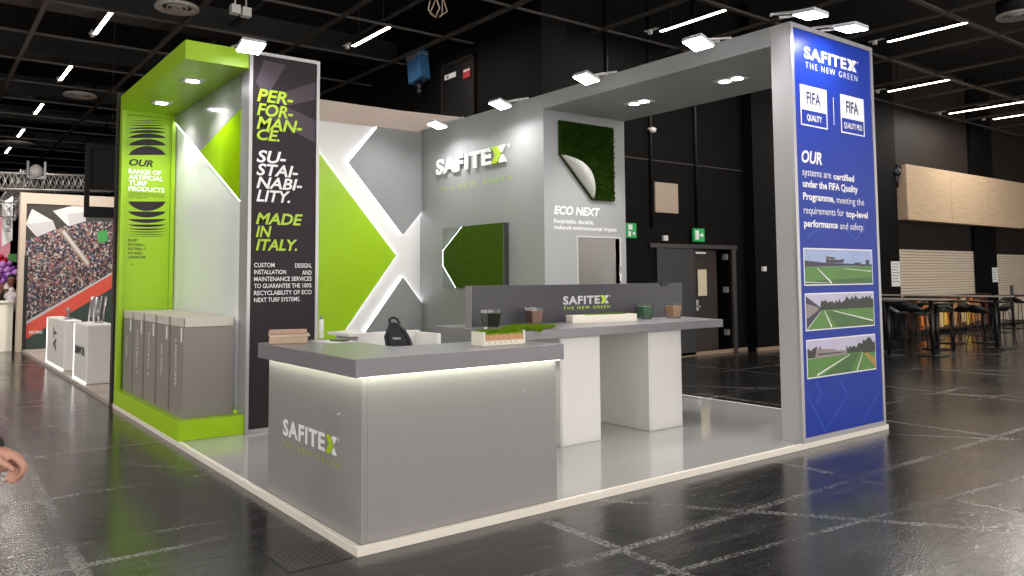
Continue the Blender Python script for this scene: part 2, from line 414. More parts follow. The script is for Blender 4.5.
MB().tube([(10.72, WALLY+.0, .98), (10.72, WALLY-.05, .98), (10.80, WALLY-.04, 1.0)], .012).box((10.68, WALLY-.0, .9), (10.75, WALLY+.03, 1.12)).build('door_handle', CHROME, leaf)
n_ = MB().box((10.74, WALLY-.005, 1.2), (11.02, WALLY-.0, 1.74)).build('door_notice', mat('notice_paper', (214, 200, 170), .6), leaf); n_['label'] = 'cream paper notice'
MB().box((10.66, WALLY-.03, 2.06), (10.98, WALLY+.03, 2.1)).build('door_closer', CHROME, leaf)
for z in (.35, 1.25, 1.95):
    MB().box((11.74, WALLY+.05, z), (11.815, WALLY+.15, z+.12)).build('door_hinge', ALU, d1)
struct(MB().box((6.96, WALLY-.03, 0), (12.3, WALLY-.001, .07)).box((12.3, WALLY-.3, 0), (18.1, WALLY-.25, .07)).build('baseboard_back', mat('base_trim_beige', (150, 128, 106), .5)))
SIGNG = emis('exit_sign_green', (20, 150, 70), .25); SIGNG.node_tree.nodes['Principled BSDF'].inputs['Base Color'].default_value = (*lin((30, 150, 80)), 1)
def exit_sign(label, c, w, h, arrow):
    t = thing('exit_sign', label, 'sign', c, 'green exit signs')
    x, y, z = c
    MB().box((x-w/2, y-.05, z-h/2), (x+w/2, y, z+h/2)).build('sign_box', SIGNG, t, .004)
    m = MB(); Y = y-.053
    def q(*p): face(m, [Vector((x+w*a, Y, z+h*b)) for a, b in p], Vector((0,-1,0)))
    if arrow:
        q((.02,.07),(.2,.07),(.2,.2),(.42,0),(.2,-.2),(.2,-.07),(.02,-.07))
        q((-.40,-.35),(-.05,-.35),(-.05,.35),(-.40,.35))
    else:
        q((-.3,.05),(.1,.05),(.1,.4),(-.3,.4)); q((-.3,-.4),(-.05,-.4),(-.05,-.05),(-.3,-.05)); q((.12,-.3),(.35,-.3),(.35,-.1),(.12,-.1))
    m.build('pictogram', WHITEP, t)
exit_sign('green and white exit sign with arrow above the black double door', (at(697.5, 237, 'y', WALLY-.06).x, WALLY-.06, 2.44), .33, .27, True)
exit_sign('green emergency sign on the black wall right beside the grey turf wall', (at(629.5, 230, 'y', WALLY-.005).x, WALLY-.005, 2.48), .28, .28, False)
tag(MB().box((9.48, WALLY-.04, 2.86), (10.15, WALLY-.001, 3.46)).build('access_panel', mat('access_panel_beige', (178, 160, 140), .5), None, .006), 'square beige access panel high on the black hall wall', 'panel')
for i, (x, z, l) in enumerate(((9.37, 4.5, 'small white detector high on the black wall under the beam'), (9.75, 2.36, 'small white junction box above the black door frame'), (12.6, 1.75, 'tiny white switch on the black pilaster beside the door'))):
    y = WALLY-.26 if x > 12.35 else WALLY-.001
    mbx = MB()
    if i == 0: mbx.lathe([(.001, -.09), (.05, -.085), (.07, -.05), (.07, 0)][::-1], (x, y-.1, z), 12).box((x-.03, y-.12, z-.02), (x+.03, y, z+.02))
    else: mbx.box((x-.06, y-.05, z-.05), (x+.06, y, z+.05)).box((x-.03, y-.06, z-.03), (x+.03, y-.05, z+.03))
    tag(mbx.build('wall_detector' if i == 0 else 'wall_switch', WHITE), l, 'fixture')
# side wall: high black door with signs, blue hanging unit
d2 = struct(MB().box((6.36, 8.05, 3.4), (6.399, 9.1, 5.83)).build('door_2', mat('door_black', (16, 16, 18), .35)))
MB().box((6.34, 8.0, 3.4), (6.38, 8.05, 5.9)).box((6.34, 9.1, 3.4), (6.38, 9.15, 5.9)).box((6.34, 8.0, 5.84), (6.38, 9.15, 5.9)).build('door_frame', HALLW2, d2)
t = thing('door_sign', 'small white notice strip on the black door above the fabric wall', 'sign', (6.34, 8.75, 5.62)); MB().obox((6.335, 8.8, 5.62), Vector((.004, 0, 0)), Vector((0, .2, 0)), Vector((0, 0, .05))).build('sign_plate', WHITEP, t); MB().obox((6.329, 8.9, 5.62), Vector((.002, 0, 0)), Vector((0, .04, 0)), Vector((0, 0, .03))).build('pictogram', GREYP, t)
t = thing('fire_sign', 'small red and white sign at the corner of the black upper door', 'sign', (6.34, 8.22, 5.55)); MB().obox((6.335, 8.22, 5.55), Vector((.004, 0, 0)), Vector((0, .12, 0)), Vector((0, 0, .09))).build('sign_plate', mat('red_sign', (190, 40, 50), .5), t); MB().obox((6.329, 8.22, 5.61), Vector((.002, 0, 0)), Vector((0, .1, 0)), Vector((0, 0, .02))).build('pictogram', WHITEP, t)
t = thing('blue_projector', 'blue and silver projector housing hanging high on the black side wall', 'stage lamp', (6.25, 9.9, 6.0))  # a projector box, gives no light
MB().obox((6.22, 9.85, 6.0), Vector((.14, .03, 0)), Vector((0, .25, -.04)), Vector((0, .05, .3))).build('housing', mat('projector_blue', (70, 120, 170), .4), t, .02)
MB().tube([(6.2, 9.8, 5.7), (6.2, 9.75, 5.5)], .07).ball((6.2, 9.75, 5.48), .08).build('lens', BLACK, t)
MB().obox((6.2, 9.87, 6.22), Vector((.15, .03, 0)), Vector((0, .24, 0)), Vector((0, 0, .05))).build('bracket', ALU, t)
# wood bulkhead, shutters
bh = thing('wood_bulkhead', 'long pale oak fascia box above the roller shutters', 'fascia', (19.0, 5.9, 3.05))
us = [at(u, 190, 'y', 5.88).x for u in (907, 951, 988, 1021)]; us += [us[-1]+us[-1]-us[-2], us[-1]+2*(us[-1]-us[-2])]
for x0, x1 in zip(us, us[1:]):
    MB().box((x0+.008, 5.88, 3.05), (min(x1, 33.6)-.008, 5.91, 4.52)).build('fascia_panel', WOOD, bh)
MB().box((us[0]+.01, 5.911, 3.06), (33.7, WALLY-.001, 4.51)).build('fascia_box', mat('fascia_side', (176, 152, 128), .5, noise=.04), bh)
tag(MB().tube([(us[0]-.16, 6.05, 4.45), (us[0]-.22, 6.05, 4.2), (us[0]-.2, 6.05, 3.9)], .05).ball((us[0]-.2, 6.05, 4.3), .13).box((us[0]-.2, 6.0, 4.4), (us[0]+.008, 6.1, 4.5)).build('loudspeaker', BLACK), 'small black speaker bracketed to the end of the oak fascia', 'speaker')
SHUT = mat('shutter_slat', (226, 212, 192), .45, metal=.1)
def shutter(n, x0, x1, z0, z1):
    m = MB(); z = z0; k = 0
    while z < z1-.02:
        m.prism([(x0, WALLY-.005, z), (x0, WALLY-.05, z+.015), (x0, WALLY-.05, z+.06), (x0, WALLY-.005, z+.072)], (x1-x0, 0, 0)); z += .076
    o = struct(m.build('window_%d' % n, SHUT))
    MB().box((x0, WALLY-.07, z0-.06), (x1, WALLY-.002, z0)).build('shutter_bottom_rail', mat('shutter_rail', (120, 108, 96), .4, metal=.4), o)
    MB().box((x0-.05, WALLY-.08, z0-.05), (x0, WALLY-.002, z1+.05)).box((x1, WALLY-.08, z0-.05), (x1+.05, WALLY-.002, z1+.05)).build('shutter_guide', BLACKM, o)
shutter(1, 18.4, at(974.5, 270, 'y', WALLY).x, 1.0, 2.25); shutter(2, 24.6, 30, .1, 2.2)
# bar front below the first shutter
t = thing('drinks_bar', 'warm lit bar front with orange and cream panels under the half open shutter', 'bar', (21.4, 6.1, 0))
MB().box((19.2, 6.0, .1), (23.65, 6.3, .98)).build('counter_front', mat('bar_front_brown', (96, 66, 46), .5), t)
bcols = [('bar_cream', (232, 206, 150)), ('bar_orange', (226, 130, 56)), ('bar_brown', (110, 60, 34)), ('bar_yellow', (236, 196, 90)), ('bar_tan', (190, 140, 96))]
x = 19.3
for i in range(13):
    w = random.choice((.18, .25, .34, .4)); nm, c = bcols[(i*3+1) % 5]
    MB().box((x, 5.965, .16+.04*(i % 3)), (x+w, 5.998, .93-.07*(i % 2))).build('front_panel', mat(nm, c, .5), t); x += w+.06
    if x > 23.3: break
MB().box((19.15, 5.9, .98), (23.7, 6.32, 1.03)).build('counter_top', mat('bar_top', (60, 44, 36), .3), t)
for x0, x1, y, l, p in ((at(891, 270, 'y', PY0).x, at(900, 270, 'y', PY0).x-.03, WALLY-.302, 'white paper notice on the black pillar beside the first shutter', (1.3, 1.95)), (at(992, 270, 'y', PY1).x, at(997, 270, 'y', PY1).x, WALLY-.102, 'white paper notice on the black pillar between the two shutters', (1.35, 1.8))):
    t = thing('wall_notice', l, 'notice', (x0, y, p[0]), 'notices on the pillars')
    MB().box((x0, y-.012, p[0]), (x1, y, p[1])).build('sheet', WHITEP, t); m = MB()
    for i in range(7): z = p[1]-.08-i*.075; m.box((x0+.04, y-.014, z), (x1-.04-.05*(i % 3), y-.012, z+.02)) if z > p[0]+.02 else None
    m.build('printed_lines', mat('print_grey', (140, 136, 134), .6), t)
# ------------------------------------------------------------------ ceiling lights, vents
def light(kind, name, loc, energy, color=(1, .96, .92), **kw):
    l = bpy.data.lights.new(name, kind); l.energy = energy; l.color = color
    for k, v in kw.items(): setattr(l, k, v)
    o = bpy.data.objects.new(name, l); COL.objects.link(o); o.location = loc
    return o
def aim(o, d):
    o.rotation_euler = Vector(d).to_track_quat('-Z', 'Y').to_euler()
TUBE_W = 45
tl = thing('ceiling_tube_light', '', 'ceiling light', (0,0,0), 'linear ceiling lights')
MB().box((-.032, -.72, 0), (.032, .72, .012)).build('diffuser', TUBE, tl)
MB().box((-.034, -.74, .012), (.034, .74, .08)).build('housing', BLACK, tl)
MB().box((-.03, .95, .02), (.03, 1.02, .09)).box((-.05, .8, .09), (.05, 1.1, .1)).build('bracket', WHITE, tl)  # pale plate added past the tube end to catch light as its spill
MB().box((-.008, -.5, .08), (.008, -.48, 1.4)).build('hanger', BLACKM, tl); MB().box((-.008, .48, .08), (.008, .5, 1.4)).build('hanger', BLACKM, tl)
seen = {(.45, 10.9): 'nearest tube light of the left row, above the green canopy', (.45, 15.05): 'second nearest tube light of the row at the left', (.45, 19.5): 'third tube light of the row receding at the left', (.45, 23.7): 'fourth tube light of the row receding at the left', (.45, 27.6): 'small far tube light, fifth of the left row',
        (4.6, 8.85): 'tube light above the fabric wall behind the dark slogan panel', (8.76, 4.7): 'tube light in the dark ceiling just above the grey beam',
        (12.84, 2.55): 'nearest tube light right of the blue tower', (16.93, 4.65): 'second tube light right of the blue tower, above the oak fascia',
        (21.0, 5.0): 'far tube light in the third row right of the tower', (21.0, 3.9): 'far tube light next to the photo edge in the third row', (22.9, 4.6): 'faintest tube light above the oak fascia near the photo edge'}
first = True
for (x, y), l in seen.items():
    o = tl if first else dup(tl, (x, y, CZ))
    o.location = (x, y, CZ); o['label'] = l; first = False
hidden = [(4.6, 3.0), (4.6, -1.2), (.45, -5.8), (4.6, -5.4), (8.76, .5), (-3.7, -5.8), (-7.9, -1.6)]
for x, y in list(seen)+hidden:
    a = light('AREA', 'tube_lamp', (x, y, CZ-.03), 22 if x == .45 and y > 0 else TUBE_W, (1, .93, .86), shape='RECTANGLE', size=.12, size_y=1.4)
for i, (u, v, r, l) in enumerate(((177, 8, .34, 'round white ceiling diffuser at the top edge above the green canopy'), (80, 95.5, .36, 'round white ceiling diffuser left of the green canopy, middle of three'), (17, 143.5, .5, 'large round white ceiling ring above the truss at the left'), (1016, 16, .3, 'round beige ceiling diffuser in the top right corner'))):
    p = at(u, v, 'z', CZ-.05)
    t = thing('ceiling_diffuser', l, 'ceiling vent', p, 'round ceiling diffusers')
    m = MB()
    for a, b in ((1, .66), (.5, .42), (.26, .18)): m.lathe([(r*b, .0), (r*a, -.02), (r*a, .03), (r*b, .05), (r*b, 0)], p, 32, caps=False)
    m.build('ring', mat('diffuser_white', (190, 184, 178), .5), t)
    MB().lathe([(.001, .06), (r*.98, .06), (r*.98, .3), (.001, .3)], p, 24).build('duct_collar', BLACKM, t)
for i, (u, v, l) in enumerate(((235, 9, 'small white sensor box under the ceiling above the slogan panel'), (246, 12, 'second small white sensor box hanging above the slogan panel'), (437, 4, 'small tangle of hanging cable ends at the dark ceiling'))):
    p = at(u, v, 'z', CZ-.15)
    m = MB()
    if i < 2: m.box(p+Vector((-.07, -.07, -.08)), p+Vector((.07, .07, .06))).tube([p, p+Vector((0, 0, .4))], .012)
    else:
        for k in range(5):
            a = k*1.3; m.tube([p+Vector((0, 0, .5)), p+Vector((.1*math.cos(a), .1*math.sin(a), .1)), p+Vector((.16*math.cos(a+.5), .16*math.sin(a+.5), -.12)), p+Vector((.05*math.cos(a), .05*math.sin(a), -.2))], .012)
    tag(m.build('ceiling_sensor' if i < 2 else 'hanging_cables', WHITE if i < 2 else KRAFT), l, 'fixture')
# ------------------------------------------------------------------ stand: deck
dk = thing('exhibition_platform', 'low glossy pale grey platform with white edging under the whole stand', 'platform', (0,0,0))
MB().box((.035, .035, 0), (6.0, 6.86, DZ-.001)).build('deck', DECK, dk)
EDGE = mat('white_edge_strip', (236, 228, 216), .35)
for a, b in (((0, 0, 0), (6.04, .035, DZ)), ((0, .035, 0), (.035, 6.86, DZ)), ((6.0, .035, 0), (6.04, 6.86, DZ))):
    MB().box(a, b).build('edge_strip', EDGE, dk, .003)
# ------------------------------------------------------------------ green portal
gp = thing('green_portal', 'lime green portal with overhead canopy, plinth and printed upright', 'display portal', (.3, 5.3, DZ))
G0, GY, GB, GH, GL, PT = 0.0, 3.82, 6.83, 3.985, 3.79, .24
PW = .632
MB().prism([(G0, GY, GL), (PW, GY, GL), (PW, 4.055, GL), (PW+.088, 4.055, GL), (PW+.088, GB, GL), (G0, GB, GL)], (0, 0, GH-GL)).build('canopy', GREEN, gp, .003)
MB().prism([(G0, GY, DZ), (PW, GY, DZ), (PW, 4.055, DZ), (PW+.088, 4.055, DZ), (PW+.088, GB, DZ), (G0, GB, DZ)], (0, 0, PT-DZ)).build('plinth', GREEN, gp, .003)
up = MB().box((G0, 6.76, PT), (PW+.06, GB, GL)).box((G0, 6.70, PT), (.05, 6.76, GL)).box((PW-.03, 6.70, PT), (PW+.02, 6.76, GL)).box((.05, 6.70, GL-.05), (PW-.03, 6.76, GL)).build('upright_panel', GREENP, gp, .003)
UY = 6.76
m = Multi()
px_line(m, 'y', UY, 'OUR', 129, 165.5, 153, 158.5, .035, .25)
for s, x1, yb in (('A PROGRESSIVE SYSTEM OF', 164, 193.6), ('EVOLVING, TAILORED AND', 164, 195.7), ('SUSTAINABLE', 148, 197.8)): px_line(m, 'y', UY, s, 128.5, yb, x1, yb-1.5, .0)
for s, x1, yb in (('RUGBY', 138, 241.5), ('FOOTBALL 1', 145.5, 245.8), ('FOOTBALL 2', 145.5, 250), ('NO INFILL', 143, 254.2), ('LANDSCAPE', 145.5, 258.4)): px_line(m, 'y', UY, s, 128, yb, x1, yb-2.6, .02)
def dome(m, x0, x1, yb, hgt):
    n = 14; P = [(x0+(x1-x0)*k/n, yb - hgt*(math.sin(PI*k/n))**.62 + .0) for k in range(n+1)]
    poly_px(m, 'y', UY, P)
for yb, hg in ((155, 9), (145.5, 6.5), (138, 4.6), (133, 3), (129, 1.8), (126, 1.2), (123.3, .8), (121, .6)): dome(m, 128.5, 166, yb, hg)
for yb, hg in ((201.5, -9.5), (211.5, -6), (219, -4), (224.5, -2.6), (228.5, -1.6), (231.5, -1.1), (234, -.8), (236, -.6)): dome(m, 128, 166, yb, hg)
px_line(m, 'y', UY, '>', 131, 265.5, 133.5, 263.8, .02)
m.build('dark_print', DARK, up)
m = Multi()
for s, x1, yb in (('RANGE OF', 161, 173.2), ('ARTIFICIAL', 163, 179), ('TURF', 147, 184.8), ('PRODUCTS', 164.5, 190.6)): px_line(m, 'y', UY, s, 128.5, yb, x1, yb-4.7, .03)
m.build('white_print', WHITEP, up)
# niche wall
NW = .662
nw = MB().box((NW, 4.05, PT), (NW+.056, 6.758, GL-.001)).build('niche_wall', mat('niche_white', (222, 224, 224), .25, coat=.3), gp)
def on_x(val, pts): return [Vector((val, y, z)) for y, z in pts]
l0, l1 = (6.74, 3.72), (4.06, 2.44)
gm = ((l0[0]*.42+l1[0]*.58), (l0[1]*.42+l1[1]*.58))
lerp = lambda a, b, t: (a[0]+(b[0]-a[0])*t, a[1]+(b[1]-a[1])*t)
apex = lerp(l0, l1, .45)
MB().prism(on_x(NW, [l0, apex, (4.06, 3.42), (4.06, GL-.002), (6.74, GL-.002)]), (-.03, 0, 0)).build('grey_chevron_panel', mat('glossy_grey', (150, 150, 150), .12, coat=.5), nw)
MB().prism(on_x(NW, [apex, l1, (4.06, 3.41)]), (-.032, 0, 0)).build('green_chevron_panel', mat('glossy_green', (150, 195, 14), .12, coat=.5), nw)
d = (Vector((0, l1[0]-l0[0], l1[1]-l0[1]))).normalized(); nn = Vector((0, d.z, -d.y)); nn = nn if nn.z < 0 else -nn
A_, B_ = Vector((NW-.004, *l0)), Vector((NW-.004, *l1))
MB().prism([A_, B_, B_+nn*.022, A_+nn*.022], (-.014, 0, 0)).build('led_strip', LED, nw)
MB().box((NW-.02, 4.052, PT+.01), (NW-.002, 4.072, 2.4)).build('led_strip', LED, nw)
def downlight(parent, c, dirs, e=14, s=.09, two=False):
    m = MB(); x, y, z = c
    w = s*(2.1 if two else 1.2)
    ax = Vector((0, 1, 0)); hx = s*1.25; hy = w
    f = MB().box((x-hx, y-hy, z-.012), (x+hx, y+hy, z)).build('downlight_frame', mat('downlight_white', (214, 214, 212), .35), parent)
    for k in ((-1, 1) if two else (0,)):
        yy = y+k*s*1.0
        MB().lathe([(.001, -.018), (s*.62, -.016), (s*.78, -.0125), (.001, -.0125)], (x, yy, z), 20).build('lamp', LENS, f)
        a = light('SPOT', 'downlight_lamp', (x, yy, z-.03), e, (1, .97, .93), spot_size=2.2, spot_blend=.6, shadow_soft_size=.05); aim(a, (0, 0, -1))
downlight(gp, (.30, 4.66, GL), None, 70); downlight(gp, (.30, 6.0, GL), None, 70)
# sample cabinets on the plinth
names = [('LANDSCAPE', 176.2, 339.5, 386), ('NO INFILL', 162.5, 344.5, 376), ('FOOTBALL 2', 149.3, 333, 376), ('FOOTBALL 1', 137.7, 330.5, 373), ('RUGBY', 126.6, 337, 358)]
CX0, CX1 = .075, .57
for i, (s, u, v0, v1) in enumerate(names):
    y0 = 3.965+.567*i; y1 = y0+.50
    t = thing('sample_cabinet', 'grey turf sample cabinet lettered %s, standing on the green plinth' % s, 'cabinet', (.32, (y0+y1)/2, PT), 'turf sample cabinets on the plinth')
    MB().box((CX0, y0, PT), (CX1, y1, 1.13)).build('body', CABG, t, .004)
    tr = MB().box((CX0, y0, 1.131), (CX1, y0+.012, 1.225)).box((CX0, y1-.012, 1.131), (CX1, y1, 1.225)).box((CX0, y0, 1.131), (CX0+.012, y1, 1.225)).box((CX1-.012, y0, 1.131), (CX1, y1, 1.225)).box((CX0, y0, 1.131), (CX1, y1, 1.137)).build('tray', ACRY, t)
    for k in range(6):
        yy = y0+.05+k*.075
        MB().box((CX0+.03, yy, 1.14), (CX1-.03, yy+.035, 1.225)).build('sample_card', mat('sample_card_%d' % (k % 2), ((206, 196, 184), (150, 156, 120))[k % 2], .6), tr)
    MB().box((CX0-.003, y0+.06, .985), (CX0, y0+.11, 1.128)).build('label_tab', WHITEP, t)
    m = MB(); p0 = at(u, v0, 'x', CX0); p1 = at(u, v1, 'x', CX0)
    yc = (y0+y1)/2+.03
    put_text(m, s, Vector((CX0-.002, yc, 0)), Vector((0,0,-1)), Vector((0,-1,0)), Vector((-1,0,0)), -p0.z, -p1.z, -.035, .07, .01, 0, 1.1)
    m.build('lettering', WHITEP, t)
# ------------------------------------------------------------------ slogan panel
sp = thing('slogan_panel', 'tall dark aubergine panel with lime and white slogans, beside the green portal', 'display panel', (1.0, 3.9, DZ))
SX0, SX1, SH = .634, 1.405, 3.985
MB().box((SX0, 3.83, DZ), (SX1, 4.05, SH)).build('panel_core', mat('panel_core_grey', (150, 149, 148), .4), sp)
MB().box((SX0, 3.80, DZ), (SX0+.035, 3.829, SH)).box((SX1-.035, 3.80, DZ), (SX1, 3.829, SH)).box((SX0+.035, 3.80, SH-.035), (SX1-.035, 3.829, SH)).box((SX0+.035, 3.80, DZ), (SX1-.035, 3.829, DZ+.035)).build('frame', ALU, sp)
pr = MB().box((SX0+.036, 3.812, DZ+.036), (SX1-.036, 3.828, SH-.036)).build('printed_panel', DARK, sp)
SY = 3.812
m = Multi()
poly_px(m, 'y', SY, [(264, 60), (286, 65), (266, 98), (256, 82)], .001)
poly_px(m, 'y', SY, [(270, 97), (315, 82), (315, 100), (286, 106)], .001)
poly_px(m, 'y', SY, [(287, 107), (315, 120), (315, 143), (268, 118), (268, 108)], .001)
m.build('chevron_print', DARKL, pr)
m = Multi(); W = .024; SHR = .22
for s, x0, yb, x1, yc in (('PER-', 257, 101, 293, 88), ('FOR-', 256.8, 115, 293, 102.5), ('MAN-', 256.5, 128.7, 302, 116), ('CE.', 256.8, 139.5, 279.5, 128.3),
                          ('MADE', 255.8, 224, 302.5, 212.3), ('IN', 255.8, 237, 271.5, 225.5), ('ITALY.', 255.8, 250.3, 297, 238.8)):
    px_line(m, 'y', SY, s, x0, yb, x1, yc, W, SHR)
m.build('lime_lettering', LIME, pr)
m = Multi()
for s, x0, yb, x1, yc in (('SU-', 256.5, 162, 286, 149.5), ('STAI-', 256.3, 175, 298, 163), ('NABI-', 256.3, 188, 302, 176.2), ('LITY.', 256.3, 201.3, 290, 189.3)):
    px_line(m, 'y', SY, s, x0, yb, x1, yc, W, SHR)
for k, (words_) in enumerate(((('CUSTOM', 254, 274.5), ('DESIGN,', 295, 311.5)), (('INSTALLATION', 254, 286), ('AND', 302, 311.5)), (('MAINTENANCE SERVICES', 254, 311.5),), (('TO GUARANTEE THE 100%', 254, 311.5),), (('RECYCLABILITY OF ECO', 254, 311.5),), (('NEXT TURF SYSTEMS.', 254, 300),))):
    for s, a, b in words_:
        yb = 267.2+7.0*k + (a-254)*.012
        px_line(m, 'y', SY, s, a, yb, b, yb-4.4, .008)
m.build('white_lettering', WHITEP, pr)
# ------------------------------------------------------------------ chevron back wall
bw = thing('chevron_wall', 'white back wall with backlit lime and grey chevron panels behind the counter', 'display wall', (2.6, 6.86, DZ))
MB().box((.73, 6.862, DZ), (AX-.002, 6.92, 3.99)).build('wall_base', mat('back_wall_white', (228, 226, 222), .5), bw)
def chev(name, m_, pts, thick=.055, edges=()):
    o = MB().prism([(x, 6.86-.012, z) for x, z in pts], (0, -thick, 0)).build(name, m_, bw)
    n = len(pts)
    for i in edges:
        a = Vector((pts[i][0], 6.86, pts[i][1])); b = Vector((pts[(i+1) % n][0], 6.86, pts[(i+1) % n][1]))
        c = Vector((sum(p[0] for p in pts)/n, 6.86, sum(p[1] for p in pts)/n))
        d = (b-a).normalized(); k = Vector((d.z, 0, -d.x))
        if k.dot((a+b)/2-c) < 0: k = -k
        MB().prism([a, b, b+k*.009, a+k*.009], (0, -.02, 0)).build('led_strip', LED, o)
chev('green_chevron', GREEN, [(.95, 3.985), (2.28, 3.985), (4.01, 1.965), (2.55, .06), (.95, .06)], edges=(1, 2))
chev('grey_chevron', GREYP, [(3.685, 3.985), (3.19, 3.385), (4.136, 2.30), (4.484, 2.69), (4.484, 3.985)], edges=(0, 1, 2))
chev('grey_chevron', GREYP, [(4.137, 1.62), (4.484, 1.20), (4.484, .06), (2.92, .06)], edges=(0, 3))
tag(MB().prism([(.75, 7.3, 0), (.75, 7.3, at(318, 99, 'y', 7.3).z-.02), (at(318, 99, 'y', 7.3).x, 7.3, at(318, 99, 'y', 7.3).z), (at(400, 112, 'y', 7.3).x, 7.3, at(400, 110.5, 'y', 7.3).z), (6.2, 7.3, at(470, 117.5, 'y', 7.3).z), (6.2, 7.3, 0)], (0, .06, 0)).build('fabric_partition', mat('beige_fabric', (214, 198, 186), .8, noise=.06, nscale=1.5)), 'beige fabric covered partition rising behind the chevron wall', 'partition')
# ------------------------------------------------------------------ logo wall block
lw = thing('logo_wall', 'tall grey storage block carrying the raised white logo and a doorway', 'display wall', (5.2, 5.3, DZ))
T = .08
wf = MB().box((AX, Y1, DZ), (AX+T, Y2, HT)).build('logo_face', GREY, lw)
DX0, DX1, DH = 5.07, 5.86, 2.14
ef = MB().box((AX+T, Y1, DZ), (DX0, Y1+T, HT)).box((DX1, Y1, DZ), (BX, Y1+T, HT)).box((DX0, Y1, DH), (DX1, Y1+T, HT)).build('doorway_face', GREY, lw)
MB().box((BX-T, Y1+T, DZ), (BX, Y2, HT)).box((AX+T, Y2-T, DZ), (BX-T, Y2, HT)).build('rear_wall', GREY, lw)
MB().box((AX+T, 4.7, DZ), (BX-T, 4.75, 2.6)).build('inner_partition', mat('inner_brown_grey', (205, 188, 174), .6), lw)
MB().box((DX0-.02, Y1-.006, DZ), (DX0, Y1+.1, DH+.02)).box((DX1, Y1-.006, DZ), (DX1+.03, Y1+.1, DH+.02)).box((DX0, Y1-.006, DH), (DX1, Y1+.1, DH+.025)).build('door_frame', ALU, ef)
MB().tube([(DX1-.01, Y1-.02, 1.35), (DX1-.01, Y1-.02, 1.75)], .015).build('door_handle', CHROME, ef)
logo(wf, 'x', AX, 438.1, 175.6, 511, 160.3, True, depth=.03, off=.012)
m = MB(); px_line(m, 'x', AX, 'THE NEW GREEN', 439.2, 192, 511.5, 188, -.012, 0, 1.5, off=.003); m.build('tagline_lettering', LIME, wf)
m = Multi()
px_line(m, 'y', Y1, 'ECO NEXT', 554, 214, 600, 205.3, .03, .2)
px_line(m, 'y', Y1, 'Recyclable, durable,', 554, 222.7, 594, 218.5, .012)
px_line(m, 'y', Y1, 'reduced environmental impact', 554, 229, 616.7, 224.8, .012)
m.build('white_lettering', WHITEP, ef)
light('POINT', 'doorway_fill', (4.9, 4.25, 2.5), 22, (1, .93, .86), shadow_soft_size=.1)  # added fill without a fixture, brightens the doorway interior
# backlit turf panel on the logo wall
tp = thing('backlit_turf_panel', 'square dark green turf panel with glowing zigzag edge on the grey wall', 'wall panel', (AX, 5.3, 1.95))
PX_ = AX-.085
q0, q1, q2 = at(443, 257, 'x', PX_), at(504, 250, 'x', PX_), at(463, 226.5, 'x', PX_); q3 = at(457, 288, 'x', PX_)
ty0, ty1, tz0, tz1 = q1.y, q0.y, q3.z, q2.z
MB().box((PX_+.001, ty0, tz0), (AX-.001, ty1, tz1)).build('panel_box', mat('panel_dark_edge', (52, 52, 52), .5), tp, .002)
MB().box((PX_-.008, ty0, tz0), (PX_, ty1, tz1)).build('metal_face', mat('panel_grey_metal', (120, 120, 120), .35, metal=.3), tp)
zm = lambda v: tz1-(v-226.5)/(288-226.5)*(tz1-tz0)
zz = [(q2.y, tz1-.002), (ty1-.03, zm(250)), (ty1-.03, zm(265)), (q3.y, tz0+.002)]
MB().prism([(PX_-.0085, y, z) for y, z in zz+[(ty0+.002, tz0+.002), (ty0+.002, tz1-.002)]], (-.012, 0, 0)).build('turf_face', TURFM, tp)
m = MB()
for (a, b) in zip(zz, zz[1:]):
    m.prism([(PX_-.0085, a[0], a[1]), (PX_-.0085, b[0], b[1]), (PX_-.0085, b[0]+.018, b[1]), (PX_-.0085, a[0]+.018, a[1])], (-.006, 0, 0))
m.build('led_strip', LED, tp)
# hanging turf with peeled corner on the ECO face
ts = thing('turf_sheet', 'dark green artificial turf square with peeled corner on the grey block', 'turf sample', (5.25, Y1, 3.2))
ex0, ex1, ez0, ez1 = 4.742, 5.74, 2.66, 3.70
cz, cx = 3.235, 5.33          # ends of the fold line on the left and bottom edges
ty = Y1-.045
m = MB()
outl = [(ex0, cz), (ex0, ez1), (ex1, ez1), (ex1, ez0), (cx, ez0)]
m.prism([(x, ty+.045-.001, z) for x, z in outl], (0, -.035, 0))
pts = []
def inside(x, z): return not ((x-ex0)/(cx-ex0)+(z-ez0)/(cz-ez0) < 1)
while len(pts) < 9000:
    x, z = random.uniform(ex0, ex1), random.uniform(ez0, ez1)
    if inside(x, z): pts.append(((x, Y1-.036, z), (0, -1, -.25)))
m.blades(pts, .035, .006, lean=.6)
m.build('turf_pile', TURFD, ts)
# peeled flap: a curl that starts at the fold line and arches up-right over the pile
m = MB(); ns, nt_ = 16, 12
F0 = Vector((ex0, 0, cz)); F1 = Vector((cx, 0, ez0)); fd = (F1-F0); fl = fd.length; fdn = fd.normalized(); pn = Vector((-fdn.z, 0, fdn.x)); pn = pn if pn.x > 0 else -pn
rows = []
for j in range(nt_+1):
    b = j/nt_; row = []
    for i in range(ns+1):
        a = i/ns
        wdt = .22*math.sin(PI*min(1, max(0, a)))**.8*(0.75+.5*a)
        out = .04 + .10*math.sin(PI*b*.85)*math.sin(PI*a)**.7
        p = F0+fd*a+pn*(wdt*b)
        row.append(m.bm.verts.new((p.x, Y1-out-.012, p.z)))
    rows.append(row)
for j in range(nt_):
    for i in range(ns):
        f = m.bm.faces.new((rows[j][i], rows[j][i+1], rows[j+1][i+1], rows[j+1][i])); f.smooth = True
bmesh.ops.remove_doubles(m.bm, verts=m.bm.verts, dist=.0005)
fo = m.build('peeled_backing', mat('white_turf_backing', (176, 176, 170), .6, noise=.2, nscale=30), ts)
so = fo.modifiers.new('thick', 'SOLIDIFY'); so.thickness = .012
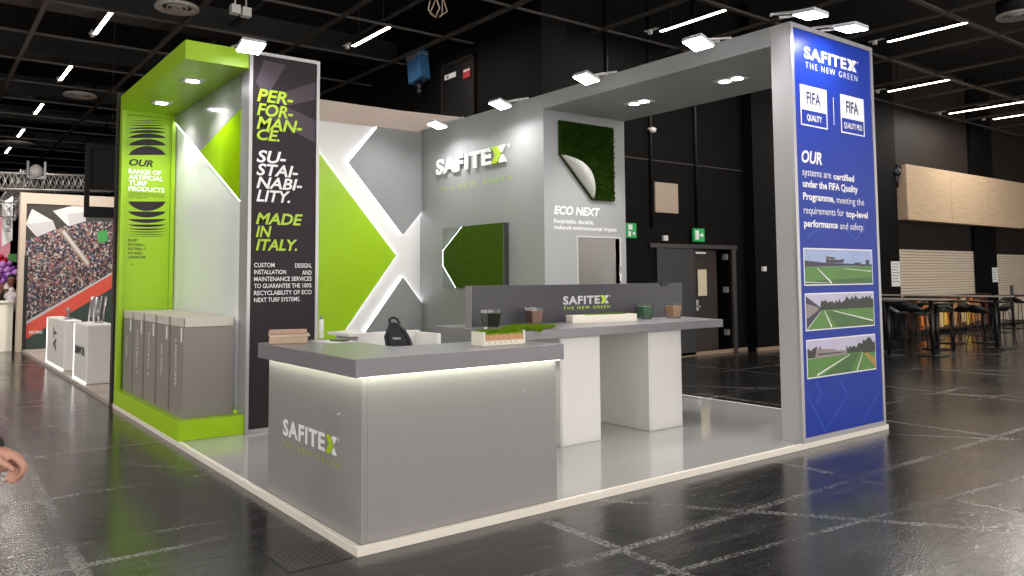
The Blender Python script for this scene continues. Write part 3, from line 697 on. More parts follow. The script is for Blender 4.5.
# ------------------------------------------------------------------ gantry and tower
gb = thing('gantry_beam', 'grey overhead beam spanning from the logo block to the blue tower', 'beam', (5.2, 2, 3.83))
MB().box((AX, .221, 3.83), (BX, Y1-.001, HT)).build('beam_body', GREY, gb)
downlight(gb, (5.24, 2.68, 3.83), None, 60, .085, True); downlight(gb, (5.24, 1.26, 3.83), None, 60, .085, True)
tw = thing('sign_tower', 'tall grey tower with blue certification panel at the platform corner', 'sign tower', (5.2, .1, DZ))
MB().box((AX, .03, DZ), (BX, .22, HT)).build('tower_body', mat('tower_side_grey', (172, 169, 168), .5, noise=.02), tw)
fw = .045
MB().box((AX, .0, DZ), (AX+fw, .029, HT)).box((BX-fw, 0, DZ), (BX, .029, HT)).box((AX+fw, 0, HT-fw), (BX-fw, .029, HT)).box((AX+fw, 0, DZ), (BX-fw, .029, DZ+fw)).build('frame', ALU, tw)
bp_ = MB().box((AX+fw+.001, .008, DZ+fw+.001), (BX-fw-.001, .028, HT-fw-.001)).build('printed_panel', BLUE, tw)
TY = .008
m = Multi()
def pline(m, pts, w):
    m = m.new()
    for a, b in zip(pts, pts[1:]):
        A, B = at(*a, 'y', TY), at(*b, 'y', TY); d = (B-A).normalized(); k = Vector((-d.z, 0, d.x))*w
        face(m, [A+k+Vector((0,-.001,0)), B+k+Vector((0,-.001,0)), B-k+Vector((0,-.001,0)), A-k+Vector((0,-.001,0))], Vector((0,-1,0)))
pline(m, [(805, 392), (825.3, 431), (847.8, 394.7), (839, 380)], .012); pline(m, [(816, 382), (821.5, 393.7), (815, 403)], .012); pline(m, [(879.7, 391), (863.7, 420)], .012)
pline(m, [(845, 228), (856, 240), (868, 215)], .012); pline(m, [(806, 238), (820, 228)], .012)
m.build('chevron_print', BLUEL, bp_)
logo(bp_, 'y', TY, 804, 57.8, 858.5, 45.8, False, single=True)
m = Multi(); px_line(m, 'y', TY, 'THE NEW GREEN', 805.3, 67.6, 857.3, 61.6, -.005, 0, 1.4)
px_line(m, 'y', TY, 'OUR', 801.5, 162.3, 822, 149.5, .03, .2)
CH = 8.3
for s, x0, yb, x1, w in (('systems are', 802.3, 175, 831, .0), ('certified', 833.3, 179.5, 854, .03), ('under the FIFA Quality', 802.7, 186.8, 857.7, .03), ('Programme,', 803, 199.5, 834.3, .03), ('meeting the', 836.7, 203, 864, 0),
                         ('requirements for', 803.7, 213.3, 844, 0), ('top-level', 846, 217, 867.7, .03), ('performance', 804, 226.7, 837.7, .03), ('and safety.', 840, 229, 864, 0)):
    px_line(m, 'y', TY, s, x0, yb, x1, yb-CH*(.82 if x0 > 820 else .9), w)
m.new().box((5.203, TY-.002, 3.1), (5.211, TY-.001, 3.38))
m.build('white_lettering', WHITEP, bp_)
for u0, u1, s in ((4.627, 5.085, 'QUALITY'), (5.337, 5.785, 'QUALITY PRO')):
    z0, z1 = 3.04, 3.435; zs = z1-.24; Y = TY-.002
    m = MB(); e = .012
    m.box((u0, Y-.001, zs), (u1, TY-.0005, z1)).box((u0, Y-.001, z0), (u0+e, TY-.0005, zs)).box((u1-e, Y-.001, z0), (u1, TY-.0005, zs)).box((u0+e, Y-.001, z0), (u1-e, TY-.0005, z0+e))
    O = Vector((0, Y-.002, 0))
    put_text(m, s, O, Vector((1,0,0)), Vector((0,0,1)), Vector((0,-1,0)), u0+.05 if s != 'QUALITY' else u0+.1, u1-.05 if s != 'QUALITY' else u1-.1, z0+.055, .06, .02)
    bo = m.build('certification_badge', WHITEP, bp_)
    m = MB(); put_text(m, 'FIFA', O, Vector((1,0,0)), Vector((0,0,1)), Vector((0,-1,0)), u0+.1, u1-.11, zs+.06, .125, .03)
    m.build('badge_lettering', NAVY, tw)
# the three pitch photographs
PSKY = mat('photo_sky', (158, 176, 214), .4, noise=.12, nscale=2); PSKY2 = mat('photo_sky_pale', (196, 190, 214), .4, noise=.1, nscale=3)
PGR = mat('photo_grass', (82, 132, 48), .4, noise=.25, nscale=5); PGR2 = mat('photo_grass_dark', (58, 100, 40), .4, noise=.2, nscale=5)
PTR = mat('photo_trees', (52, 58, 46), .5, noise=.4, nscale=18); PBL = mat('photo_building', (150, 138, 136), .5, noise=.1); PDK = mat('photo_dark', (64, 62, 78), .5, noise=.2); POR = mat('photo_ochre', (176, 140, 70), .5, noise=.2, nscale=15)
PM = [WHITEP, PSKY, PSKY2, PGR, PGR2, PTR, PBL, PDK, POR]
def photo(z0, z1, kind):
    u0, u1 = 4.605, 5.828; Y = TY; m = MB(); w, h = u1-u0, z1-z0
    m.box((u0-.012, Y-.004, z0-.012), (u1+.012, Y-.0005, z1+.012), 0)
    lay = [0]
    def q(mi, *pts):
        lay[0] += 1
        face(m, [Vector((u0+w*a, Y-.0045-.0003*lay[0], z0+h*b)) for a, b in pts], Vector((0,-1,0)), mi)
    def ln(a, b, wd, mi=0):
        d = Vector((b[0]-a[0], (b[1]-a[1])*h/w)).normalized(); k = (-d[1]*wd, d[0]*wd*w/h)
        q(mi, (a[0]+k[0], a[1]+k[1]), (b[0]+k[0]*.4, b[1]+k[1]*.4), (b[0]-k[0]*.4, b[1]-k[1]*.4), (a[0]-k[0], a[1]-k[1]))
    def trees(a, b, base, lo, hi, n):
        P = [(a, base)]
        hs = [random.uniform(lo, hi) for _ in range(n+2)]
        for k in range(n*4+1):
            i_, f_ = divmod(k, 4); v_ = hs[i_]*(1-f_/4)+hs[i_+1]*f_/4
            P.append((a+(b-a)*k/(n*4), base+v_*(.82+.18*abs(math.sin(k*1.9)))))
        P.append((b, base)); q(5, *P)
    if kind == 0:
        q(1, (0, .5), (1, .5), (1, 1), (0, 1)); q(3, (0, 0), (1, 0), (1, .53), (0, .5)); q(4, (0, .0), (1, .0), (1, .18), (0, .1))
        q(7, (0, .5), (.6, .53), (1, .53), (1, .58), (.6, .6), (.28, .62), (0, .68)); q(7, (.30, .62), (.55, .62), (.57, .73), (.45, .70), (.42, .78), (.30, .80)); q(6, (.31, .72), (.5, .69), (.5, .71), (.31, .75))
        q(7, (.72, .55), (.82, .55), (.82, .64), (.72, .63)); q(7, (.9, .55), (.95, .55), (.95, .72), (.9, .72))
        for xx in (.05, .35, .7): q(6, (xx, .6), (xx+.005, .6), (xx+.005, .82), (xx, .82))
        ln((.37, .03), (.17, .46), .008); ln((.98, .37), (.55, .45), .003); ln((0, .07), (.37, .03), .003)
    elif kind == 1:
        q(2, (0, .5), (1, .5), (1, 1), (0, 1)); q(3, (0, 0), (1, 0), (1, .55), (.1, .55)); q(4, (.45, 0), (1, .0), (1, .14), (.4, .48), (.27, .5))
        trees(.2, .6, .54, .18, .34, 16); trees(.55, 1, .54, .25, .44, 16)
        q(7, (0, .0), (.03, .05), (.2, .5), (.2, .62), (.0, .95)); q(6, (0, .3), (.17, .55), (.17, .62), (0, .75))
        ln((.35, .02), (.25, .52), .008); ln((.98, .13), (.38, .5), .006); ln((.01, .02), (.2, .5), .004)
        q(5, (.3, .54), (.95, .55), (.95, .58), (.3, .57))
    else:
        q(2, (0, .5), (1, .5), (1, 1), (0, 1)); q(3, (0, 0), (1, 0), (1, .56), (0, .5)); q(4, (.2, 0), (.6, 0), (.75, .52), (.6, .5))
        trees(0, .2, .52, .15, .35, 8); trees(.55, .82, .54, .12, .3, 10); q(6, (.1, .5), (.56, .52), (.56, .64), (.4, .66), (.4, .7), (.12, .76)); q(7, (.14, .58), (.5, .58), (.5, .61), (.14, .63))
        trees(.8, 1, .5, .3, .5, 6); q(8, (.82, .5), (1, .0), (1, .3), (.86, .5))
        ln((.12, .04), (.6, .5), .007); ln((.7, .02), (.8, .52), .007)
        q(0, (.5, .7), (.503, .7), (.503, .88), (.5, .88))
    m.build('pitch_photograph', PM, bp_)
photo(1.515, 1.85, 0); photo(1.09, 1.42, 1); photo(.645, .985, 2)
# ------------------------------------------------------------------ floodlights
def flood(label, c, wall_dir, anchor, e=55, wide=.12, tilt=-.3):
    """c = head centre; wall_dir = unit vector from the head to the lit face; anchor = point of the arm on the structure"""
    c = Vector(c); wd = Vector(wall_dir).normalized(); dn = (wd*tilt+Vector((0,0,-1))).normalized(); side = wd.cross(Vector((0,0,1))).normalized(); fw_ = dn.cross(side).normalized()
    t = thing('floodlight', label, 'floodlight', anchor, 'floodlights along the stand top')
    MB().obox(c-dn*.02, side*wide, fw_*.11, dn*.018).build('housing', mat('flood_grey', (188, 188, 190), .4), t, .006)
    MB().obox(c+dn*.002, side*(wide-.008), fw_*.102, dn*.004).build('lens', LENS, t)
    a = Vector(anchor)
    for k in (-1, 1):
        b = c+side*wide*.6*k-dn*.03
        MB().tube([a+side*wide*.6*k, a+side*wide*.6*k+Vector((0, 0, max(.02, (b.z-a.z)*.9))), b], .012, 6).build('arm', ALU, t)
    l = light('AREA', 'flood_lamp', c+dn*.012, e, (1, .98, .97), shape='RECTANGLE', size=wide*1.6, size_y=.14, spread=2.9)
    l.rotation_euler = dn.to_track_quat('-Z', 'Y').to_euler()
for i, (u, v, l) in enumerate(((437, 125.5, 'floodlight above the S of the raised wall logo, next to the fabric partition'), (500, 105, 'floodlight on the grey wall top right of the raised logo'), (586, 79, 'floodlight on the beam above the hanging turf square'), (698, 44, 'floodlight on the grey beam nearest the blue tower'))):
    p = at(u, v, 'x', AX-.40)
    flood(l, p, (1, 0, 0), (AX+.03, p.y, HT+.001), 17)
for u, v, l in ((810.5, 15.5, 'floodlight on the blue tower top above the big S'), (851, 29, 'floodlight on the blue tower top at its outer corner')):
    p = at(u, v, 'y', -.33)
    flood(l, p, (0, 1, 0), (p.x, .03, HT+.001), 3, .12, .1)
p = at(251, 47.5, 'y', 3.5)
flood('floodlight on the canopy where green portal meets the dark slogan panel', p, (0, 1, 0), (p.x, 3.86, SH+.001), 4.5)
# ------------------------------------------------------------------ reception counter
rc = thing('reception_counter', 'grey L-shaped reception counter with logo at the platform corner', 'counter', (.6, .6, DZ))
C0, CL, CRX, SZ0, SZ1 = .045, 1.555, 1.55, 1.026, 1.134
fr = MB().box((C0, C0, DZ), (C0+.04, CL, SZ0)).build('side_front', CGREY, rc, .002)
MB().box((C0+.0405, C0, DZ), (CRX, C0+.04, SZ0)).build('long_front', CGREY, rc, .002)
MB().box((CRX-.03, C0+.0405, DZ), (CRX, .58, SZ0)).build('end_panel', WHITE, rc)
MB().box((C0+.0405, CL-.03, DZ), (.58, CL, SZ0)).build('end_panel', WHITE, rc)
MB().prism([(-.032, -.032, SZ0+.001), (1.562, -.032, SZ0+.001), (1.562, .60, SZ0+.001), (.57, .60, SZ0+.001), (.57, 1.58, SZ0+.001), (-.032, 1.58, SZ0+.001)], (0, 0, SZ1-SZ0-.001)).build('countertop', TOPG, rc, .003)
MB().box((C0+.0405, C0+.0405, .78), (1.5, .58, .81)).box((C0+.0405, .58, .78), (1.5, 1.30, .81)).build('inner_desk', WHITE, rc)
MB().box((C0-.045, C0-.045, SZ0-.004), (C0-.015, CL, SZ0)).box((C0-.015, C0-.045, SZ0-.004), (CRX, C0-.015, SZ0)).build('led_strip', LEDW, rc)
lg = logo(fr, 'x', C0, 283.2, 434.6, 339.8, 418.0, True, off=.002)
m = MB(); px_line(m, 'x', C0, 'THE NEW GREEN', 283.2, 445.3, 339.5, 439.6, -.01, 0, 1.5); m.build('tagline_lettering', LIME, fr)
# white storage unit behind the counter
su = thing('storage_unit', 'low white U-shaped storage unit standing behind the reception counter', 'cabinet', (1.15, 1.7, DZ))
MB().box((.86, 2.0, DZ), (1.60, 2.04, 1.135)).build('back_panel', WHITE, su, .003)
MB().box((1.56, 1.64, DZ), (1.60, 1.999, 1.12)).build('side_panel', WHITE, su, .003)
MB().box((.80, 1.62, DZ), (.859, 2.04, 1.135)).build('side_panel', WHITE, su, .003)
MB().box((.86, 1.62, .8), (1.559, 1.999, .83)).build('shelf', WHITE, su)
MB().box((.72, 1.62, 1.136), (.93, 2.04, 1.16)).build('top_tray', WHITE, su, .003)
# backpack
bk = thing('backpack', 'black backpack standing on the white desk inside the counter', 'bag', (.95, 1.15, .81))
BAGM = mat('black_nylon', (32, 33, 36), .65, noise=.15, nscale=40)
m = MB(); c = Vector((.985, 1.135, .81)); sd = Vector((.82, -.57, 0)); fwv = Vector((-.57, -.82, 0)); tilt = Vector((-.20, .13, 1)).normalized()
prof = [(0, .10, .07), (.06, .112, .085), (.2, .110, .09), (.33, .098, .08), (.41, .074, .06), (.455, .042, .04), (.465, .015, .015)]
def bagring(m, hh, a, b, n=16):
    return [m.bm.verts.new(c+tilt*hh+sd*(a*abs(math.cos(2*PI*k/n))**.55*(1 if math.cos(2*PI*k/n) >= 0 else -1))+fwv*(b*abs(math.sin(2*PI*k/n))**.55*(1 if math.sin(2*PI*k/n) >= 0 else -1))) for k in range(n)]
rings = [bagring(m, *p) for p in prof]
for A, B in zip(rings, rings[1:]):
    for k in range(16):
        f = m.bm.faces.new((A[k], A[(k+1) % 16], B[(k+1) % 16], B[k])); f.smooth = True
m.bm.faces.new(rings[0][::-1]); m.bm.faces.new(rings[-1])
m.build('pack_body', BAGM, bk)
MB().obox(c+tilt*.15+fwv*.105, sd*.08, fwv*.022, tilt*.11).build('front_pocket', BAGM, bk, .02)
MB().tube([c+tilt*.27+fwv*.1-sd*.075, c+tilt*.285+fwv*.105, c+tilt*.27+fwv*.1+sd*.075], .006).build('zip', mat('zip_grey', (90, 92, 96), .4), bk)
MB().tube([c+tilt*.43-sd*.04, c+tilt*.49-sd*.03, c+tilt*.505, c+tilt*.49+sd*.03, c+tilt*.43+sd*.04], .011).build('handle', BAGM, bk)
m = MB().obox(c+tilt*.345+fwv*.088, sd*.03, fwv*.004, tilt*.008).build('logo_tab', mat('tab_grey', (160, 162, 166), .5), bk)
for k in (-1, 1):
    MB().tube([c+tilt*.42+sd*.045*k+fwv*.05, c+tilt*.36+sd*.085*k+fwv*.065, c+tilt*.2+sd*.095*k+fwv*.08, c+tilt*.05+sd*.09*k+fwv*.08], .012).build('strap', BAGM, bk)
# things on the counter
TZ = SZ1+.001
kb = at(288, 342.2, 'z', TZ)
def slab(name, label, cat, cen, w, d, h, rz, m_, group=None, z=TZ, bev=.003):
    mb_ = MB(); ax = Vector((math.cos(rz), math.sin(rz), 0)); ay = Vector((-ax.y, ax.x, 0))
    mb_.obox((cen[0], cen[1], z+h/2), ax*w/2, ay*d/2, Vector((0,0,h/2)))
    return tag(mb_.build(name, m_, None, bev), label, cat, group)
slab('sample_box', 'thick kraft card box at the bottom of the stack on the counter', 'box', (kb.x, kb.y), .27, .26, .045, -.35, KRAFT, 'stack of card boxes on the counter')
slab('sample_box', 'thin pale card box in the middle of the stack on the counter', 'box', (kb.x+.01, kb.y+.01), .28, .25, .02, -.30, mat('pale_card', (214, 198, 182), .7), 'stack of card boxes on the counter', TZ+.046)
slab('sample_box', 'flat brown card box topping the stack on the counter end', 'box', (kb.x, kb.y), .27, .26, .022, -.38, mat('brown_card', (186, 150, 132), .7, noise=.06, nscale=15), 'stack of card boxes on the counter', TZ+.067)
slab('paper_sheet', 'white sheets of paper lying flat beside the card stack', 'paper', (.43, 1.28), .21, .29, .004, .2, WHITEP)
t = thing('smartphone', 'dark phone lying on the papers beside the card stack', 'phone', (.46, 1.24, TZ+.006))
MB().obox((.46, 1.24, TZ+.0115), Vector((.035, .01, 0)), Vector((-.02, .07, 0)), Vector((0, 0, .004))).build('body', BLACK, t, .003)
MB().obox((.46, 1.24, TZ+.016), Vector((.031, .009, 0)), Vector((-.018, .064, 0)), Vector((0, 0, .0004))).build('screen', mat('screen_glass', (40, 44, 52), .08), t)
t = None; bp0 = at(321.3, 338.3, 'z', TZ); bx_, by_ = bp0.x, bp0.y
t = thing('bottle', 'slim white bottle with grey cap beside the dark slogan panel', 'bottle', (bx_, by_, TZ))
MB().lathe([(.001, 0), (.016, .002), (.0175, .008), (.0175, .135), (.014, .145), (.009, .15), (.001, .15)], (bx_, by_, TZ), 20).build('flask', WHITE, t)
MB().lathe([(.001, 0), (.011, 0), (.011, .022), (.001, .023)], (bx_, by_, TZ+.1505), 16).build('cap', mat('grey_cap', (130, 132, 134), .4), t)
# sample box of turf layers
def turf_pts(x0, x1, y0, y1, z, n):
    return [((random.uniform(x0, x1), random.uniform(y0, y1), z), (0, 0, 1)) for _ in range(n)]
sb0, sb1 = at(483.8, 346.4, 'z', TZ), at(524.5, 343.8, 'z', TZ)
sx0, sy0 = sb0.x, sb0.y; sx1 = sx0+.36; sy1 = sy0+.15
t = thing('turf_layer_box', 'cream open fronted sample box showing turf layers on the reception counter', 'sample box', ((sx0+sx1)/2, (sy0+sy1)/2, TZ))
hb = .095
bx = MB().box((sx0, sy0, TZ), (sx1, sy1, TZ+.012)).box((sx0, sy0, TZ+.012), (sx0+.014, sy1, TZ+hb)).box((sx1-.014, sy0, TZ+.012), (sx1, sy1, TZ+hb)).box((sx0+.014, sy1-.012, TZ+.012), (sx1-.014, sy1, TZ+hb-.01)).box((sx0+.014, sy0, TZ+.012), (sx1-.014, sy0+.006, TZ+.03)).build('tray', CREAM, t, .001)
MB().box((sx0+.015, sy0+.008, TZ+.0125), (sx1-.015, sy1-.013, TZ+.035)).build('gravel_layer', mat('gravel_pale', (206, 192, 172), .8, noise=.6, nscale=60), t)
MB().box((sx0+.015, sy0+.007, TZ+.0355), (sx1-.015, sy1-.013, TZ+.074)).build('granule_layer', mat('granule_tan', (196, 150, 112), .8, noise=.4, nscale=70), t)
m = MB().box((sx0+.015, sy0+.009, TZ+.0745), (sx1-.015, sy1-.013, TZ+.086)); m.blades(turf_pts(sx0+.016, sx1-.016, sy0+.01, sy1-.014, TZ+.086, 2600), .024, .0022); m.build('turf_layer', TURF, t)
for k in range(6):
    MB().box((sx0+.045+k*.046, sy0-.0015, TZ+.017), (sx0+.053+k*.046, sy0-.0002, TZ+.024)).build('drain_hole', BLACK, t)
# ------------------------------------------------------------------ high display table
dt = thing('display_table', 'long high grey table with dark logo screen and white block legs', 'table', (3.5, 1.85, DZ))
tx0, tx1, ty0_, ty1_, tz0_, tz1_ = 2.09, 4.94, 1.22, 2.46, 1.052, 1.132
MB().prism([(tx0-.05, ty0_, tz0_), (tx1, ty0_, tz0_), (5.27, ty1_, tz0_), (tx0-.05, ty1_, tz0_)], (0, 0, tz1_-tz0_)).build('tabletop', TOPG, dt, .003)
for x0, x1 in ((2.679, 3.182), (3.855, 4.352)):
    lo = MB().box((x0, 1.31, DZ), (x1, 2.40, tz0_-.001)).build('leg', WHITE, dt, .003)
    MB().box((x0+.014, 1.302, DZ+.014), (x1-.014, 1.3095, tz0_-.012)).build('leg_door', WHITE, lo, .002)
    MB().lathe([(.001, 0), (.012, 0), (.012, .004), (.001, .004)], (0, 0, 0), 12).build('lock', CHROME, lo).location = Vector((x1-.06, 1.30, tz0_-.07))-world_loc(lo)
PY_ = 2.03
SR = at(682.5, 300, 'y', PY_).x
scr = MB().box((2.19, PY_, tz1_+.001), (SR, PY_+.10, 1.525)).build('logo_screen', TABG, dt, .003)
MB().box((2.187, PY_-.001, tz1_+.001), (2.1899, PY_+.101, 1.526)).build('edge_trim', ALU, scr)
logo(scr, 'y', PY_, 563, 304.8, 610.5, 296.3, True, off=.002, white=mat('logo_silver', (196, 196, 200), .35))
m = MB(); px_line(m, 'y', PY_, 'THE NEW GREEN', 563.3, 309.8, 610, 306.8, .012, 0, 1.4); m.build('tagline_lettering', LIME, scr)
pc = at(661, 281, 'y', PY_+.05)
tag(MB().box((pc.x-.08, PY_-.012, 1.526), (pc.x+.08, PY_+.112, 1.538)).box((pc.x-.06, PY_-.012, 1.49), (pc.x+.06, PY_-.001, 1.526)).build('screen_clip', BLACK, None, .003), 'black clip hooked over the top edge of the table logo screen', 'clip')
JZ = tz1_+.001
GR = [('black', (30, 30, 33)), ('brown', (134, 92, 66)), ('green', (66, 116, 80)), ('tan', (214, 176, 134))]
spots = [(491, 328.3, 0), (534.5, 324.9, 1), (644.5, 319.2, 2), (673.5, 318.2, 3)]
lbl = ['square glass of black granules at the end of the high table', 'square glass of brown granules behind the loose turf mat', 'square glass of green granules right of the cream sample tray', 'square glass of tan granules at the end of the table screen']
def sq(m, c, r0, r1, z0, z1, inner=None):
    vs = []
    for r, z in ((r0, z0), (r1, z1)):
        for k in range(4):
            a = PI/4*2*k + .62; vs.append(Vector((c[0]+r*math.cos(a), c[1]+r*math.sin(a), z)))
    return vs
for u, v, gi in spots:
    p = at(u, v, 'z', JZ); r0, r1, h = .078, .105, .17
    m = MB()
    o_ = sq(m, p, r0, r1, JZ, JZ+h); i_ = sq(m, p, r0-.006, r1-.006, JZ+.014, JZ+h)
    V = [m.bm.verts.new(q) for q in o_+i_]
    for f in ((3,2,1,0), (8,9,10,11)): m.bm.faces.new([V[k] for k in f])
    for k in range(4):
        n = (k+1) % 4
        m.bm.faces.new((V[k], V[n], V[4+n], V[4+k])); m.bm.faces.new((V[8+n], V[8+k], V[12+k], V[12+n])); m.bm.faces.new((V[4+k], V[4+n], V[12+n], V[12+k]))
    tag(m.build('glass_jar', GLASS), lbl[gi], 'glass', 'granule glasses on the high table')
    m = MB(); fr_ = .82
    q = sq(m, p, r0-.0075, r0-.0075+(r1-r0)*fr_, JZ+.0155, JZ+h*fr_)
    V = [m.bm.verts.new(x) for x in q]
    m.bm.faces.new((V[3], V[2], V[1], V[0])); m.bm.faces.new((V[4], V[5], V[6], V[7]))
    for k in range(4): n = (k+1) % 4; m.bm.faces.new((V[k], V[n], V[4+n], V[4+k]))
    tag(m.build('granules', mat('granules_'+GR[gi][0], GR[gi][1], .8, noise=.5, nscale=90)), '%s rubber granules filling one square glass' % GR[gi][0], 'granules', None, 'stuff')
# cream sample tray with green inside
q0, q1 = at(569.5, 322.5, 'z', JZ), at(637, 318.5, 'z', JZ)
ux0, uy0 = q0.x-.02, q0.y-.38; ux0, uy0, ux1, uy1 = 3.08, 1.56, 3.82, 1.98
def find(u, v): return at(u, v, 'z', JZ)
a0 = find(573.0, 323.6); a1 = find(637.0, 321.2)
t = thing('sample_tray', 'cream lidless tray holding a green turf insert before the logo screen', 'sample tray', ((a0.x+a1.x)/2, a0.y, JZ))
dirx = Vector((a1.x-a0.x, a1.y-a0.y, 0)); wx = dirx.length; dirx.normalize(); diry = Vector((-dirx.y, dirx.x, 0))
def lp(a, b, z): return a0*1.0+dirx*a+diry*b+Vector((0, 0, z))
def lbox(m, a, b, c_, d, z0, z1):
    m.obox(lp((a+b)/2, (c_+d)/2, (z0+z1)/2), dirx*((b-a)/2), diry*((d-c_)/2), Vector((0, 0, (z1-z0)/2)))
m = MB(); TH = .08; TD = .14
lbox(m, 0, wx, 0, TD, 0, .02); lbox(m, 0, wx, 0, .012, .02, TH); lbox(m, 0, wx, TD-.012, TD, .02, TH); lbox(m, 0, .012, .012, TD-.012, .02, TH); lbox(m, wx-.012, wx, .012, TD-.012, .02, TH)
m.build('tray', CREAM, t, .002)
m = MB(); lbox(m, .013, wx-.013, .013, TD-.013, .021, .07)
m.blades([(lp(random.uniform(.2, wx-.12), random.uniform(.02, TD-.02), .07), (0, 0, 1)) for _ in range(1600)], .025, .003); m.build('turf_insert', TURF, t)
# loose turf mat draped over the corner of the table
c0 = find(500, 328.5); m = MB()
mp = [find(500, 330.6), find(541, 330.6), find(556, 327.2), find(513, 327.0)]
m0, m1, m2, m3 = [Vector((p.x, p.y, JZ)) for p in mp]
N_ = 22; grid = []
for j in range(N_+1):
    row = []
    for i in range(N_+1):
        a, b = i/N_, j/N_
        p = m0.lerp(m1, a).lerp(m3.lerp(m2, a), b)
        e = max(0, a-.55)*max(0, .5-b)
        over = max(0, ty0_-p.y)
        z = JZ+.006-(over*.55 if over > 0 else 0) + .004*math.sin(9*a)*math.sin(7*b)
        row.append(m.bm.verts.new((p.x, p.y, max(z, JZ+.002) if over <= 0 else z)))
    grid.append(row)
bl = []
for j in range(N_):
    for i in range(N_):
        f = m.bm.faces.new((grid[j][i], grid[j][i+1], grid[j+1][i+1], grid[j+1][i])); f.normal_update()
        if f.normal.z < 0: f.normal_flip()
        for _ in range(14):
            w = [random.random() for _ in range(2)]
            A = grid[j][i].co.lerp(grid[j][i+1].co, w[0]).lerp(grid[j+1][i].co.lerp(grid[j+1][i+1].co, w[0]), w[1]); bl.append((A.copy(), f.normal.copy()))
m.blades(bl, .032, .003, lean=.7)
tag(m.build('turf_mat', TURF), 'loose bright green turf mat lying over the near corner of the high table', 'turf sample')
# ------------------------------------------------------------------ floor hatch
hp = [at(u, v, 'z', 0.001) for u, v in ((282, 543.5), (333, 541), (352, 563), (288, 572))]
hx0, hx1 = min(p.x for p in hp), max(p.x for p in hp)
ht = thing('floor_hatch', 'square chequer plate cable hatch in the hall floor at the platform corner', 'floor hatch', (-.32, -.12, 0))
HM = mat('chequer_plate', (58, 56, 56), .4, metal=.6)
ca = at(308, 556, 'z', 0); ca.z = 0
plate = MB().obox(ca+Vector((0, 0, .002)), Vector((.19, 0, 0)), Vector((0, .19, 0)), Vector((0, 0, .002))).build('plate', HM, ht)
m = MB()
for i in range(11):
    for j in range(11):
        r = PI/4 if (i+j) % 2 else -PI/4
        m.obox(ca+Vector((-.165+i*.033, -.165+j*.033, .0055)), Vector((math.cos(r), math.sin(r), 0))*.012, Vector((-math.sin(r), math.cos(r), 0))*.004, Vector((0, 0, .0015)))
m.build('tread_pattern', mat('chequer_tread', (110, 106, 102), .35, metal=.7), ht)
# ------------------------------------------------------------------ neighbouring stands at the left
NY = 17.0
tag(MB().box((0, 6.93, 0), (2.6, 16.95, .05)).build('neighbour_platform', mat('neighbour_deck', (168, 158, 150), .4)), 'pale platform of the neighbouring stand behind the green portal', 'platform')
tag(MB().box((-.01, 6.94, 0), (.45, 7.05, 4.05)).build('partition_edge', mat('dark_board', (48, 42, 38), .5)), 'dark edged partition board directly behind the green portal', 'partition')
cw = thing('crowd_mural_wall', 'stand wall printed with a stadium crowd photo at the left', 'display wall', (1.2, NY, 0))
MB().box((-.12, NY+.02, 0), (2.6, NY+.25, 3.65)).build('wall_core', BEIGE, cw)
MB().box((-.12, NY-.04, 0), (.0, NY+.019, 3.65)).box((.0, NY-.04, 3.4), (2.6, NY+.019, 3.65)).build('frame', BEIGE, cw)
MB().box((-.01, NY-.06, 0), (.06, NY-.041, 2.2)).build('edge_post', BLACK, cw)
CROWD = crowd_material()
m = MB(); yy = NY-.005
def cq(mi, off, *px): poly_px(m, 'y', NY, px, off, 0, mi)
cq(0, .006, (25, 203), (114, 206), (114, 395), (25, 352))
cq(5, .008, (25, 203), (114, 206), (114, 222), (80, 221), (25, 240))
cq(1, .010, (25.5, 224), (32, 209), (53, 221), (55, 229), (36, 236)); cq(6, .011, (27, 224), (53, 221), (56, 229), (37, 237))
cq(1, .010, (53, 211), (75, 205), (84, 205), (86, 221), (68, 226)); cq(6, .011, (66, 214), (85, 212), (86, 221), (70, 226))
cq(4, .010, (60, 232), (64, 229), (90, 262), (88, 268)); cq(6, .012, (62, 232), (64, 230), (89, 263), (88, 266))
cq(3, .013, (25, 340), (114, 273), (114, 395), (25, 395)); cq(2, .015, (25, 324), (114, 273), (114, 287), (26, 339)); cq(6, .016, (25, 322), (114, 271), (114, 273), (25, 325))
cq(2, .017, (44, 322), (56, 312), (64, 318), (50, 330)); cq(7, .017, (97, 232), (107, 230), (108, 241), (98, 243))
m.build('crowd_photo', [CROWD, mat('tent_white', (206, 198, 194), .6), mat('barrier_red', (196, 74, 58), .5, noise=.15), mat('pitch_dark', (44, 60, 52), .6), mat('stair_tan', (150, 128, 104), .6, noise=.2, nscale=20), mat('dark_foliage', (48, 46, 38), .7, noise=.3), mat('tent_shade', (176, 172, 172), .6), mat('board_green', (52, 140, 64), .5)], cw)
m = MB(); px_line(m, 'y', NY, 'SPORT SURFACES', 29, 334, 42, 331, .01, off=.02); m.build('barrier_lettering', WHITEP, cw)
HALO = emis('halo_white', (255, 250, 244), 2.2)
